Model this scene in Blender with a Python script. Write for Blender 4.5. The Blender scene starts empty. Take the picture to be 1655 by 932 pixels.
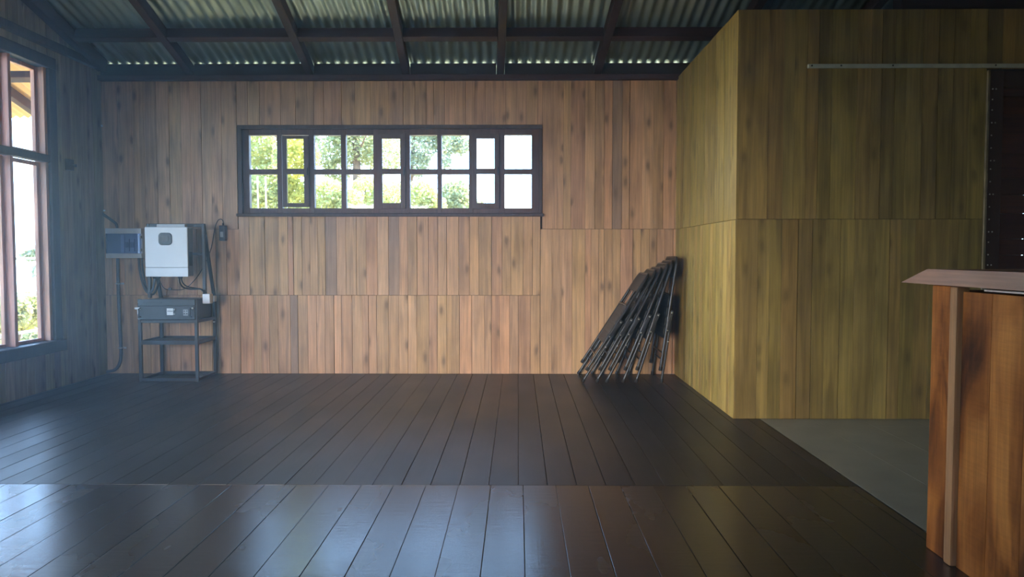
import bpy, bmesh, math, random
from mathutils import Vector, Matrix
random.seed(7)
S = bpy.context.scene
COL = S.collection

# ------------------------------------------------------------------ camera
W, H, F = 1655.0, 932.0, 1200.0
HOR, VPX = 412.0, 837.0
EYE = Vector((0.0, 0.0, 1.0))
PITCH = math.atan((H / 2 - HOR) / F)
YAW = math.atan((VPX - W / 2) / F)
cam = bpy.data.cameras.new('camera')
camo = bpy.data.objects.new('camera', cam)
COL.objects.link(camo)
cam.sensor_width = 36.0
cam.lens = F / W * 36.0
cam.clip_start = 0.02
cam.clip_end = 500
camo.location = EYE
camo.rotation_euler = (math.pi / 2 - PITCH, 0, YAW)
S.camera = camo
ROT = camo.rotation_euler.to_matrix()


def ray(px, py):
    return ROT @ Vector(((px - W / 2) / F, -(py - H / 2) / F, -1.0))


def at_y(px, py, Y):
    d = ray(px, py)
    return EYE + d * (Y / d.y)


def at_x(px, py, X):
    d = ray(px, py)
    return EYE + d * (X / d.x)


def hx(px, Y, py=400):
    return at_y(px, py, Y).x


def hz(py, Y, px=837):
    return at_y(px, py, Y).z


def lin(*c):
    return tuple(((v / 255) / 12.92 if v / 255 <= 0.04045 else ((v / 255 + 0.055) / 1.055) ** 2.4) for v in c) + (1.0,)


# ------------------------------------------------------------------ object helpers
def tag(o, label=None, cat=None, group=None, kind=None):
    if label: o['label'] = label
    if cat: o['category'] = cat
    if group: o['group'] = group
    if kind: o['kind'] = kind
    return o


def empty(name, loc=(0, 0, 0), rot=(0, 0, 0)):
    o = bpy.data.objects.new(name, None)
    o.empty_display_size = 0.05
    o.location = loc
    o.rotation_euler = rot
    COL.objects.link(o)
    return o


class MB:
    """collects geometry for ONE mesh object"""
    def __init__(self):
        self.v, self.f, self.m, self.s, self.c = [], [], [], [], []
        self.tint = (0.5, 0.5, 0.5, 1.0)
        self.mi = 0

    def add(self, vs, fs, smooth=False):
        b = len(self.v)
        self.v += [tuple(p) for p in vs]
        for f in fs:
            self.f.append([b + i for i in f])
            self.m.append(self.mi)
            self.s.append(smooth)
            self.c.append(self.tint)

    def box(self, a, b, bev=0.0, mat=None):
        x0, x1 = sorted((a[0], b[0])); y0, y1 = sorted((a[1], b[1])); z0, z1 = sorted((a[2], b[2]))
        bev = min(bev, (x1 - x0) * .45, (y1 - y0) * .45, (z1 - z0) * .45)
        if bev <= 1e-6:
            vs = [(x0, y0, z0), (x1, y0, z0), (x1, y1, z0), (x0, y1, z0), (x0, y0, z1), (x1, y0, z1), (x1, y1, z1), (x0, y1, z1)]
            fs = [(0, 3, 2, 1), (4, 5, 6, 7), (0, 1, 5, 4), (1, 2, 6, 5), (2, 3, 7, 6), (3, 0, 4, 7)]
        else:
            bm = bmesh.new()
            bmesh.ops.create_cube(bm, size=1.0)
            for v in bm.verts:
                v.co = Vector(((x0 + x1) / 2 + v.co.x * (x1 - x0), (y0 + y1) / 2 + v.co.y * (y1 - y0), (z0 + z1) / 2 + v.co.z * (z1 - z0)))
            bmesh.ops.bevel(bm, geom=list(bm.edges), offset=bev, segments=2, affect='EDGES', profile=0.6)
            bm.verts.index_update()
            vs = [v.co.copy() for v in bm.verts]
            fs = [[v.index for v in f.verts] for f in bm.faces]
            bm.free()
        if mat is not None:
            vs = [mat @ Vector(p) for p in vs]
        self.add(vs, fs)
        return self

    def tube(self, pts, r, seg=10, caps=True, radii=None):
        pts = [Vector(p) for p in pts]
        n = len(pts)
        rings = []
        up = Vector((0, 0, 1))
        t0 = (pts[1] - pts[0]).normalized()
        if abs(t0.dot(up)) > .95: up = Vector((0, 1, 0))
        nrm = (up - t0 * up.dot(t0)).normalized()
        for i in range(n):
            if i == 0: t = t0
            elif i == n - 1: t = (pts[-1] - pts[-2]).normalized()
            else: t = ((pts[i] - pts[i - 1]).normalized() + (pts[i + 1] - pts[i]).normalized()).normalized()
            nrm = (nrm - t * nrm.dot(t)).normalized()
            bi = t.cross(nrm)
            rr = radii[i] if radii else r
            rings.append([pts[i] + nrm * (rr * math.cos(2 * math.pi * k / seg)) + bi * (rr * math.sin(2 * math.pi * k / seg)) for k in range(seg)])
        vs = [p for rg in rings for p in rg]
        fs = []
        for i in range(n - 1):
            for k in range(seg):
                a = i * seg + k; b = i * seg + (k + 1) % seg
                fs.append((a, b, b + seg, a + seg))
        self.add(vs, fs, True)
        if caps:
            self.add(rings[0], [list(range(seg))[::-1]])
            self.add(rings[-1], [list(range(seg))])
        return self

    def bar(self, p0, p1, w, h, bev=0.0, up=(0, 0, 1)):
        """square section bar between two points"""
        p0, p1 = Vector(p0), Vector(p1)
        d = p1 - p0
        L = d.length
        z = d.normalized()
        u = Vector(up)
        if abs(z.dot(u)) > .95: u = Vector((0, 1, 0))
        x = u.cross(z).normalized()
        y = z.cross(x)
        m = Matrix((x, y, z)).transposed().to_4x4()
        m.translation = p0
        self.box((-w / 2, -h / 2, 0), (w / 2, h / 2, L), bev, m)
        return self

    def lathe(self, prof, c, seg=20, axis='z'):
        """prof: list of (r, t) along the axis"""
        vs, fs = [], []
        for r, t in prof:
            for k in range(seg):
                a = 2 * math.pi * k / seg
                p = (r * math.cos(a), r * math.sin(a), t)
                if axis == 'y': p = (p[0], p[2], p[1])
                if axis == 'x': p = (p[2], p[0], p[1])
                vs.append((c[0] + p[0], c[1] + p[1], c[2] + p[2]))
        n = len(prof)
        for i in range(n - 1):
            for k in range(seg):
                a = i * seg + k; b = i * seg + (k + 1) % seg
                fs.append((a, b, b + seg, a + seg))
        fs.append(list(range(seg))[::-1]); fs.append([(n - 1) * seg + k for k in range(seg)])
        self.add(vs, fs, True)
        return self

    def build(self, name, mats, parent=None, label=None):
        me = bpy.data.meshes.new(name)
        me.from_pydata(self.v, [], self.f)
        if not isinstance(mats, (list, tuple)): mats = [mats]
        for m in mats: me.materials.append(m)
        me.polygons.foreach_set('material_index', self.m)
        me.polygons.foreach_set('use_smooth', self.s)
        at = me.color_attributes.new('tint', 'FLOAT_COLOR', 'CORNER')
        buf = []
        for f, c in zip(self.f, self.c): buf += list(c) * len(f)
        at.data.foreach_set('color', buf)
        bm = bmesh.new(); bm.from_mesh(me)
        bmesh.ops.recalc_face_normals(bm, faces=bm.faces)
        bm.to_mesh(me); bm.free()
        me.update()
        o = bpy.data.objects.new(name, me)
        COL.objects.link(o)
        if parent is not None: o.parent = parent
        if label: o['label'] = label
        return o


def rtint():
    return (random.random(), random.random(), random.random(), 1.0)


# ------------------------------------------------------------------ materials
def newmat(name):
    m = bpy.data.materials.new(name)
    m.use_nodes = True
    nt = m.node_tree
    b = nt.nodes['Principled BSDF']
    return m, nt, b


def N(nt, typ, **kw):
    n = nt.nodes.new(typ)
    for k, v in kw.items():
        if k.startswith('i_'):
            n.inputs[k[2:].replace('_', ' ')].default_value = v
        else:
            setattr(n, k, v)
    return n


def L(nt, a, b): nt.links.new(a, b)


def math_node(nt, op, a, b=None, c=None):
    n = nt.nodes.new('ShaderNodeMath'); n.operation = op
    for i, x in enumerate((a, b, c)):
        if x is None: continue
        if isinstance(x, (int, float)): n.inputs[i].default_value = x
        else: L(nt, x, n.inputs[i])
    return n.outputs[0]


def mixc(nt, fac, a, b, mode='MIX'):
    n = nt.nodes.new('ShaderNodeMix'); n.data_type = 'RGBA'; n.blend_type = mode
    for i, x in ((0, fac), (6, a), (7, b)):
        if isinstance(x, (int, float)): n.inputs[i].default_value = x
        elif isinstance(x, tuple): n.inputs[i].default_value = x
        else: L(nt, x, n.inputs[i])
    return n.outputs[2]


def ramp(nt, fac, stops):
    n = nt.nodes.new('ShaderNodeValToRGB')
    cr = n.color_ramp
    while len(cr.elements) < len(stops): cr.elements.new(0.5)
    for e, (p, c) in zip(cr.elements, stops):
        e.position = p; e.color = c
    L(nt, fac, n.inputs[0])
    return n.outputs[0]


def simple(name, col, rough=0.5, metal=0.0, var=0.15, scale=30.0, bump=0.0, spec=0.5):
    m, nt, b = newmat(name)
    tc = N(nt, 'ShaderNodeTexCoord')
    no = N(nt, 'ShaderNodeTexNoise', i_Scale=scale, i_Detail=4.0)
    L(nt, tc.outputs['Object'], no.inputs['Vector'])
    dark = tuple(c * (1 - var) for c in col[:3]) + (1,)
    lite = tuple(min(1, c * (1 + var)) for c in col[:3]) + (1,)
    L(nt, ramp(nt, no.outputs['Fac'], [(0.3, dark), (0.7, lite)]), b.inputs['Base Color'])
    b.inputs['Roughness'].default_value = rough
    b.inputs['Metallic'].default_value = metal
    b.inputs['Specular IOR Level'].default_value = spec
    if bump:
        bp = N(nt, 'ShaderNodeBump', i_Strength=bump, i_Distance=0.002)
        L(nt, no.outputs['Fac'], bp.inputs['Height']); L(nt, bp.outputs['Normal'], b.inputs['Normal'])
    return m


def plank_wood(name, light, mid, dark, grey, rough=0.55, spec=0.3, knot=0.75, gain=1.0, grain_axis='z'):
    """boards: colour varies per board by the 'tint' attribute; grain runs along grain_axis"""
    m, nt, b = newmat(name)
    tc = N(nt, 'ShaderNodeTexCoord')
    at = N(nt, 'ShaderNodeAttribute', attribute_name='tint')
    sp = N(nt, 'ShaderNodeSeparateXYZ'); L(nt, tc.outputs['Object'], sp.inputs[0])
    ts = N(nt, 'ShaderNodeSeparateColor'); L(nt, at.outputs['Color'], ts.inputs[0])
    X, Y, Z = sp.outputs
    if grain_axis == 'z': across = math_node(nt, 'ADD', X, Y); along = Z
    elif grain_axis == 'y': across = math_node(nt, 'ADD', X, Z); along = Y
    else: across = math_node(nt, 'ADD', Y, Z); along = X
    seed = math_node(nt, 'MULTIPLY', ts.outputs[2], 50.0)

    def coords(sa, sl):
        c = N(nt, 'ShaderNodeCombineXYZ')
        L(nt, math_node(nt, 'MULTIPLY', across, sa), c.inputs[0])
        L(nt, math_node(nt, 'MULTIPLY', along, sl), c.inputs[1])
        L(nt, seed, c.inputs[2])
        return c.outputs[0]
    fine = N(nt, 'ShaderNodeTexNoise', i_Scale=1.0, i_Detail=5.0, i_Roughness=0.62, i_Distortion=0.3)
    L(nt, coords(95.0, 2.6), fine.inputs['Vector'])
    broad = N(nt, 'ShaderNodeTexNoise', i_Scale=1.0, i_Detail=3.0, i_Distortion=0.8)
    L(nt, coords(22.0, 1.1), broad.inputs['Vector'])
    blot = N(nt, 'ShaderNodeTexNoise', i_Scale=1.0, i_Detail=3.0)
    L(nt, coords(7.0, 3.0), blot.inputs['Vector'])
    c1 = mixc(nt, ts.outputs[0], dark, light)
    c1 = mixc(nt, math_node(nt, 'MULTIPLY', ts.outputs[0], 0.0), c1, mid)
    g = ramp(nt, broad.outputs['Fac'], [(0.32, mid), (0.68, light)])
    c = mixc(nt, 0.5, g, c1)
    hue = ramp(nt, ts.outputs[1], [(0.0, (1.06, 0.95, 0.93, 1)), (0.3, (1.0, 1.0, 1.0, 1)), (0.6, (0.98, 1.01, 0.88, 1)), (0.85, (1.02, 0.96, 1.0, 1))])
    c = mixc(nt, 1.0, c, hue, 'MULTIPLY')
    st1 = ramp(nt, broad.outputs['Fac'], [(0.34, (0.80, 0.79, 0.80, 1)), (0.5, (1.0, 1.0, 1.0, 1)), (0.66, (1.12, 1.10, 1.06, 1))])
    c = mixc(nt, 0.9, c, st1, 'MULTIPLY')
    # grey, weathered boards
    gf = ramp(nt, ts.outputs[1], [(0.88, (0, 0, 0, 1)), (0.97, (0.6, 0.6, 0.6, 1))])
    c = mixc(nt, gf, c, grey)
    # fine grain
    fr = ramp(nt, fine.outputs['Fac'], [(0.25, (0.70, 0.68, 0.66, 1)), (0.75, (1.15, 1.15, 1.15, 1))])
    c = mixc(nt, 0.85, c, fr, 'MULTIPLY')
    br = ramp(nt, blot.outputs['Fac'], [(0.30, (0.66, 0.66, 0.64, 1)), (0.58, (1, 1, 1, 1))])
    c = mixc(nt, 0.7, c, br, 'MULTIPLY')
    # knots
    vo = N(nt, 'ShaderNodeTexVoronoi', voronoi_dimensions='2D', i_Scale=1.0, i_Randomness=1.0)
    kc = N(nt, 'ShaderNodeCombineXYZ')
    L(nt, math_node(nt, 'MULTIPLY_ADD', across, 9.0, seed), kc.inputs[0])
    L(nt, math_node(nt, 'MULTIPLY_ADD', along, 3.6, math_node(nt, 'MULTIPLY', seed, 1.7)), kc.inputs[1])
    wob = N(nt, 'ShaderNodeVectorMath', operation='ADD')
    L(nt, kc.outputs[0], wob.inputs[0])
    sc = N(nt, 'ShaderNodeVectorMath', operation='SCALE'); sc.inputs['Scale'].default_value = 0.12
    L(nt, fine.outputs['Color'], sc.inputs[0]); L(nt, sc.outputs[0], wob.inputs[1])
    L(nt, wob.outputs[0], vo.inputs['Vector'])
    kd = ramp(nt, vo.outputs['Distance'], [(0.07, (1, 1, 1, 1)), (0.14, (0.45, 0.45, 0.45, 1)), (0.27, (0, 0, 0, 1))])
    vs = N(nt, 'ShaderNodeSeparateColor'); L(nt, vo.outputs['Color'], vs.inputs[0])
    kk = math_node(nt, 'GREATER_THAN', vs.outputs[0], 0.70)
    kf = math_node(nt, 'MULTIPLY', math_node(nt, 'MULTIPLY', kd, kk), knot)
    c = mixc(nt, kf, c, tuple(v * 0.42 for v in dark[:3]) + (1,))
    if gain != 1.0: c = mixc(nt, 1.0, c, (gain, gain, gain, 1), 'MULTIPLY')
    L(nt, c, b.inputs['Base Color'])
    rr = ramp(nt, broad.outputs['Fac'], [(0.3, (rough * .8,) * 3 + (1,)), (0.7, (min(1, rough * 1.15),) * 3 + (1,))])
    L(nt, rr, b.inputs['Roughness'])
    b.inputs['Specular IOR Level'].default_value = spec
    bp = N(nt, 'ShaderNodeBump', i_Strength=0.25, i_Distance=0.002)
    L(nt, fine.outputs['Fac'], bp.inputs['Height']); L(nt, bp.outputs['Normal'], b.inputs['Normal'])
    return m


M = {}
M['wall'] = plank_wood('pine_boards', (0.70, 0.45, 0.27, 1), (0.54, 0.335, 0.20, 1), (0.40, 0.255, 0.16, 1), (0.30, 0.24, 0.19, 1), rough=0.55)
M['partition'] = plank_wood('olive_shade_boards', (0.52, 0.385, 0.125, 1), (0.39, 0.285, 0.09, 1), (0.26, 0.185, 0.06, 1), (0.24, 0.195, 0.075, 1), rough=0.5, spec=0.3, knot=0.5)  # olive tint of the shadows put into the board colour
M['leftwall'] = plank_wood('shade_toned_side_boards', (0.46, 0.38, 0.25, 1), (0.37, 0.31, 0.21, 1), (0.27, 0.225, 0.16, 1), (0.22, 0.20, 0.16, 1), rough=0.55)  # boards darkened and greyed: the dimness of this side is in the colour
M['backing'] = simple('dark_gap_wood', (0.035, 0.024, 0.016, 1), 0.9)
M['beam'] = plank_wood('dark_beam_wood', (0.085, 0.042, 0.034, 1), (0.06, 0.03, 0.025, 1), (0.04, 0.02, 0.018, 1), (0.05, 0.03, 0.028, 1), rough=0.7, knot=0.3, grain_axis='y')
M['beamx'] = plank_wood('dark_cross_beam_wood', (0.085, 0.042, 0.034, 1), (0.06, 0.03, 0.025, 1), (0.04, 0.02, 0.018, 1), (0.05, 0.03, 0.028, 1), rough=0.7, knot=0.3, grain_axis='x')
M['frame'] = plank_wood('window_frame_wood', (0.13, 0.075, 0.06, 1), (0.10, 0.06, 0.048, 1), (0.075, 0.045, 0.036, 1), (0.08, 0.06, 0.05, 1), rough=0.5, knot=0.2)
M['redframe'] = plank_wood('red_window_wood', (0.78, 0.38, 0.25, 1), (0.70, 0.33, 0.22, 1), (0.60, 0.28, 0.18, 1), (0.42, 0.2, 0.13, 1), rough=0.5, knot=0.1)
M['casing'] = plank_wood('dark_casing_wood', (0.11, 0.075, 0.06, 1), (0.085, 0.058, 0.047, 1), (0.06, 0.042, 0.035, 1), (0.07, 0.06, 0.055, 1), rough=0.6, knot=0.2)
M['door'] = plank_wood('door_wood', (0.135, 0.055, 0.026, 1), (0.10, 0.04, 0.02, 1), (0.06, 0.026, 0.014, 1), (0.07, 0.035, 0.02, 1), rough=0.7, spec=0.12, knot=0.4, grain_axis='x')
M['stile'] = plank_wood('door_stile_wood', (0.07, 0.034, 0.022, 1), (0.055, 0.028, 0.018, 1), (0.04, 0.02, 0.013, 1), (0.05, 0.03, 0.02, 1), rough=0.5, knot=0.2)
M['paledge'] = simple('pale_edge', lin(128, 118, 92), 0.8, var=0.35, scale=14)
M['black'] = simple('black_steel', (0.018, 0.020, 0.022, 1), 0.42, 0.0, var=0.25, bump=0.05)
M['blackgloss'] = simple('black_enamel_tube', (0.030, 0.034, 0.040, 1), 0.28, 0.3, var=0.2)
M['seat'] = simple('charcoal_plastic', (0.022, 0.026, 0.025, 1), 0.45, 0.0, var=0.25, scale=60, bump=0.3)
M['rubber'] = simple('black_rubber', (0.012, 0.012, 0.013, 1), 0.8)
M['white'] = simple('white_enamel', (0.78, 0.79, 0.79, 1), 0.35, var=0.03, scale=8)
M['greyside'] = simple('grey_metal_side', (0.26, 0.29, 0.31, 1), 0.4, 0.2, var=0.08)
M['lightgrey'] = simple('light_grey_plastic', (0.55, 0.56, 0.56, 1), 0.45, var=0.05)
M['screen'] = simple('dark_display', (0.020, 0.026, 0.029, 1), 0.18, var=0.1)
M['screen2'] = simple('display_glass', (0.045, 0.055, 0.06, 1), 0.12, var=0.1)
M['conduit'] = simple('grey_conduit', (0.085, 0.095, 0.105, 1), 0.45, var=0.1)
M['cable'] = simple('black_cable', (0.016, 0.018, 0.02, 1), 0.45, var=0.1)
M['steel'] = simple('bright_steel', (0.62, 0.63, 0.62, 1), 0.3, 0.9, var=0.1)
M['track'] = simple('aluminium_track', (0.60, 0.66, 0.58, 1), 0.45, 0.15, var=0.12, scale=18)
M['battery'] = simple('battery_case', (0.030, 0.037, 0.043, 1), 0.40, 0.2, var=0.12)
M['label'] = simple('pale_sticker', (0.68, 0.70, 0.68, 1), 0.5, var=0.05)
M['rail'] = simple('green_grey_rail', (0.16, 0.19, 0.16, 1), 0.5, 0.2)
M['bark'] = simple('tree_bark', (0.17, 0.11, 0.07, 1), 0.9, var=0.4, scale=14, bump=0.5)
M['stucco'] = simple('white_render', (0.8, 0.8, 0.78, 1), 0.8, var=0.04)
M['bamboo'] = simple('pale_bamboo', (0.6, 0.5, 0.3, 1), 0.6, var=0.2)


def mat_floor():
    m, nt, b = newmat('dark_polished_floorboards')
    tc = N(nt, 'ShaderNodeTexCoord')
    at = N(nt, 'ShaderNodeAttribute', attribute_name='tint')
    ts = N(nt, 'ShaderNodeSeparateColor'); L(nt, at.outputs['Color'], ts.inputs[0])
    sp = N(nt, 'ShaderNodeSeparateXYZ'); L(nt, tc.outputs['Object'], sp.inputs[0])

    def cc(sx, sy, k=40.0):
        c = N(nt, 'ShaderNodeCombineXYZ')
        L(nt, math_node(nt, 'MULTIPLY', sp.outputs[0], sx), c.inputs[0])
        L(nt, math_node(nt, 'MULTIPLY', sp.outputs[1], sy), c.inputs[1])
        L(nt, math_node(nt, 'MULTIPLY', ts.outputs[2], k), c.inputs[2])
        return c.outputs[0]
    grain = N(nt, 'ShaderNodeTexNoise', i_Scale=1.0, i_Detail=5.0, i_Roughness=0.6)
    L(nt, cc(80, 2.0), grain.inputs['Vector'])
    blot = N(nt, 'ShaderNodeTexNoise', i_Scale=1.0, i_Detail=4.0)
    L(nt, cc(3.0, 1.5, 6.0), blot.inputs['Vector'])
    waves = N(nt, 'ShaderNodeTexNoise', i_Scale=1.0, i_Detail=2.0, i_Distortion=0.2)
    L(nt, cc(7.0, 48.0), waves.inputs['Vector'])
    dA = (0.014, 0.0115, 0.008, 1); dB = (0.030, 0.025, 0.017, 1)
    c = ramp(nt, grain.outputs['Fac'], [(0.3, dA), (0.72, dB)])
    tv = ramp(nt, ts.outputs[0], [(0.0, (0.75, 0.75, 0.75, 1)), (1.0, (1.2, 1.15, 1.1, 1))])
    c = mixc(nt, 1.0, c, tv, 'MULTIPLY')
    L(nt, c, b.inputs['Base Color'])
    r = ramp(nt, blot.outputs['Fac'], [(0.2, (0.33, 0.33, 0.33, 1)), (0.8, (0.46, 0.46, 0.46, 1))])
    r = mixc(nt, ts.outputs[1], r, ramp(nt, blot.outputs['Fac'], [(0.2, (0.21, 0.21, 0.21, 1)), (0.8, (0.31, 0.31, 0.31, 1))]))
    L(nt, r, b.inputs['Roughness'])
    L(nt, math_node(nt, 'MULTIPLY_ADD', ts.outputs[1], 0.55, 0.42), b.inputs['Specular IOR Level'])
    bp = N(nt, 'ShaderNodeBump', i_Strength=0.5, i_Distance=0.0012)
    L(nt, math_node(nt, 'MULTIPLY', waves.outputs['Fac'], math_node(nt, 'MULTIPLY_ADD', ts.outputs[1], 0.8, 0.2)), bp.inputs['Height'])
    bp2 = N(nt, 'ShaderNodeBump', i_Strength=0.18, i_Distance=0.0012)
    L(nt, grain.outputs['Fac'], bp2.inputs['Height']); L(nt, bp.outputs['Normal'], bp2.inputs['Normal'])
    L(nt, bp2.outputs['Normal'], b.inputs['Normal'])
    return m


M['floor'] = mat_floor()


def mat_tile():
    m, nt, b = newmat('grey_green_floor_tile')
    tc = N(nt, 'ShaderNodeTexCoord')
    no = N(nt, 'ShaderNodeTexNoise', i_Scale=5.0, i_Detail=5.0)
    L(nt, tc.outputs['Object'], no.inputs['Vector'])
    L(nt, ramp(nt, no.outputs['Fac'], [(0.3, (0.20, 0.21, 0.17, 1)), (0.7, (0.26, 0.27, 0.22, 1))]), b.inputs['Base Color'])
    b.inputs['Roughness'].default_value = 0.42
    return m


M['tile'] = mat_tile()
M['grout'] = simple('pale_grout', (0.30, 0.28, 0.22, 1), 0.8, var=0.3)


def mat_roof():
    m, nt, b = newmat('galvanised_corrugated_sheet')
    tc = N(nt, 'ShaderNodeTexCoord')
    no = N(nt, 'ShaderNodeTexNoise', i_Scale=3.0, i_Detail=5.0)
    mp = N(nt, 'ShaderNodeMapping'); mp.inputs['Scale'].default_value = (6, 0.7, 0.7)
    L(nt, tc.outputs['Object'], mp.inputs[0]); L(nt, mp.outputs[0], no.inputs['Vector'])
    L(nt, ramp(nt, no.outputs['Fac'], [(0.3, (0.26, 0.36, 0.375, 1)), (0.7, (0.40, 0.525, 0.54, 1))]), b.inputs['Base Color'])
    b.inputs['Metallic'].default_value = 0.35
    L(nt, ramp(nt, no.outputs['Fac'], [(0.3, (0.48,) * 3 + (1,)), (0.7, (0.30,) * 3 + (1,))]), b.inputs['Roughness'])
    return m


M['roof'] = mat_roof()
M['soffit'] = simple('warm_lit_sheet', (0.58, 0.37, 0.17, 1), 0.7, var=0.08, scale=6)  # same galvanised sheet, with warm bounced light put into its colour


def mat_glass(name='window_glass', col=(1, 1, 1, 1), refl=0.08):
    m, nt, b = newmat(name)
    nt.nodes.remove(b)
    out = nt.nodes['Material Output']
    tr = N(nt, 'ShaderNodeBsdfTransparent'); tr.inputs[0].default_value = col
    gl = N(nt, 'ShaderNodeBsdfGlossy'); gl.inputs['Roughness'].default_value = 0.03
    lw = N(nt, 'ShaderNodeLayerWeight'); lw.inputs[0].default_value = 0.5
    fr = math_node(nt, 'MULTIPLY_ADD', math_node(nt, 'POWER', lw.outputs['Facing'], 5.0), 0.9, 0.03)
    mx = N(nt, 'ShaderNodeMixShader')
    L(nt, fr, mx.inputs[0]); L(nt, tr.outputs[0], mx.inputs[1]); L(nt, gl.outputs[0], mx.inputs[2])
    L(nt, mx.outputs[0], out.inputs['Surface'])
    return m


M['glass'] = mat_glass()
M['amberglass'] = mat_glass('amber_glass', (1.0, 0.94, 0.70, 1))
M['bluedoor'] = mat_glass('smoked_blue_cover', (0.62, 0.72, 0.90, 1))


def mat_leaf(name, a, bcol, trans=0.5):
    m, nt, b = newmat(name)
    nt.nodes.remove(b)
    out = nt.nodes['Material Output']
    at = N(nt, 'ShaderNodeAttribute', attribute_name='tint')
    ts = N(nt, 'ShaderNodeSeparateColor'); L(nt, at.outputs['Color'], ts.inputs[0])
    c = mixc(nt, ts.outputs[0], a, bcol)
    df = N(nt, 'ShaderNodeBsdfDiffuse'); L(nt, c, df.inputs[0])
    tl = N(nt, 'ShaderNodeBsdfTranslucent'); L(nt, c, tl.inputs[0])
    mx = N(nt, 'ShaderNodeMixShader'); mx.inputs[0].default_value = trans
    L(nt, df.outputs[0], mx.inputs[1]); L(nt, tl.outputs[0], mx.inputs[2])
    L(nt, mx.outputs[0], out.inputs['Surface'])
    return m


M['leafA'] = mat_leaf('yellow_green_leaves', (0.40, 0.44, 0.16, 1), (0.66, 0.64, 0.28, 1))
M['leafB'] = mat_leaf('fresh_green_leaves', (0.32, 0.36, 0.18, 1), (0.60, 0.58, 0.30, 1))
M['leafC'] = mat_leaf('grey_green_leaves', (0.25, 0.31, 0.22, 1), (0.54, 0.55, 0.34, 1))
M['ground'] = simple('dry_grass_ground', (0.42, 0.36, 0.20, 1), 0.95, var=0.3, scale=2.0)


def mat_counter(name='varnished_red_hardwood'):
    m, nt, b = newmat(name)
    tc = N(nt, 'ShaderNodeTexCoord')
    at = N(nt, 'ShaderNodeAttribute', attribute_name='tint')
    ts = N(nt, 'ShaderNodeSeparateColor'); L(nt, at.outputs['Color'], ts.inputs[0])
    ad = N(nt, 'ShaderNodeVectorMath', operation='ADD')
    sc = N(nt, 'ShaderNodeVectorMath', operation='SCALE'); sc.inputs['Scale'].default_value = 9.0
    L(nt, at.outputs['Color'], sc.inputs[0])
    L(nt, tc.outputs['Object'], ad.inputs[0]); L(nt, sc.outputs[0], ad.inputs[1])
    mp = N(nt, 'ShaderNodeMapping'); mp.inputs['Scale'].default_value = (3.5, 3.5, 1.0)
    L(nt, ad.outputs[0], mp.inputs[0])
    n1 = N(nt, 'ShaderNodeTexNoise', i_Scale=1.7, i_Detail=5.0, i_Distortion=0.9)
    L(nt, mp.outputs[0], n1.inputs['Vector'])
    mp2 = N(nt, 'ShaderNodeMapping'); mp2.inputs['Scale'].default_value = (60, 60, 2.5)
    L(nt, ad.outputs[0], mp2.inputs[0])
    n2 = N(nt, 'ShaderNodeTexNoise', i_Scale=1.0, i_Detail=5.0, i_Distortion=0.6)
    L(nt, mp2.outputs[0], n2.inputs['Vector'])
    # saw marks across the face
    mp3 = N(nt, 'ShaderNodeMapping'); mp3.inputs['Scale'].default_value = (8, 8, 130); mp3.inputs['Rotation'].default_value = (0.12, 0, 0)
    L(nt, ad.outputs[0], mp3.inputs[0])
    n3 = N(nt, 'ShaderNodeTexNoise', i_Scale=1.0, i_Detail=3.0)
    L(nt, mp3.outputs[0], n3.inputs['Vector'])
    c = ramp(nt, n1.outputs['Fac'], [(0.36, (0.07, 0.022, 0.007, 1)), (0.46, (0.22, 0.070, 0.016, 1)), (0.55, (0.37, 0.122, 0.026, 1)), (0.68, (0.54, 0.205, 0.048, 1))])
    c = mixc(nt, 0.8, c, ramp(nt, n2.outputs['Fac'], [(0.3, (0.68, 0.66, 0.64, 1)), (0.7, (1.15, 1.15, 1.15, 1))]), 'MULTIPLY')
    c = mixc(nt, 0.22, c, ramp(nt, n3.outputs['Fac'], [(0.35, (0.70, 0.70, 0.70, 1)), (0.6, (1.1, 1.1, 1.1, 1))]), 'MULTIPLY')
    c = mixc(nt, 1.0, c, ramp(nt, ts.outputs[0], [(0, (0.75, 0.72, 0.7, 1)), (1, (1.25, 1.25, 1.25, 1))]), 'MULTIPLY')
    L(nt, c, b.inputs['Base Color'])
    b.inputs['Roughness'].default_value = 0.5
    b.inputs['Specular IOR Level'].default_value = 0.1
    bp = N(nt, 'ShaderNodeBump', i_Strength=0.3, i_Distance=0.002)
    L(nt, n3.outputs['Fac'], bp.inputs['Height']); L(nt, bp.outputs['Normal'], b.inputs['Normal'])
    return m


M['counter'] = mat_counter()
M['batten'] = plank_wood('pale_batten_wood', (0.50, 0.25, 0.13, 1), (0.43, 0.20, 0.10, 1), (0.36, 0.165, 0.08, 1), (0.36, 0.18, 0.1, 1), rough=0.5, knot=0.1, spec=0.15)
M['countertop'] = plank_wood('pinkish_counter_top', (0.50, 0.245, 0.145, 1), (0.42, 0.20, 0.12, 1), (0.32, 0.15, 0.09, 1), (0.26, 0.14, 0.1, 1), rough=0.4, knot=0.2, grain_axis='y')

# ------------------------------------------------------------------ setting: key measures
YB = 6.218               # back wall inner face
XL = -3.47               # left wall inner face
XR = 1.30                # side of the partition that faces the room
YP = 4.51                # partition face towards the camera
YF = -1.6                # wall behind the camera
XE = 4.2                 # far right wall
TOP = hz(125, YB)
SL = 0.277               # roof slope


def roofz(y):            # underside of the corrugated sheet
    return 2.60 + SL * (YB - y)


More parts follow.
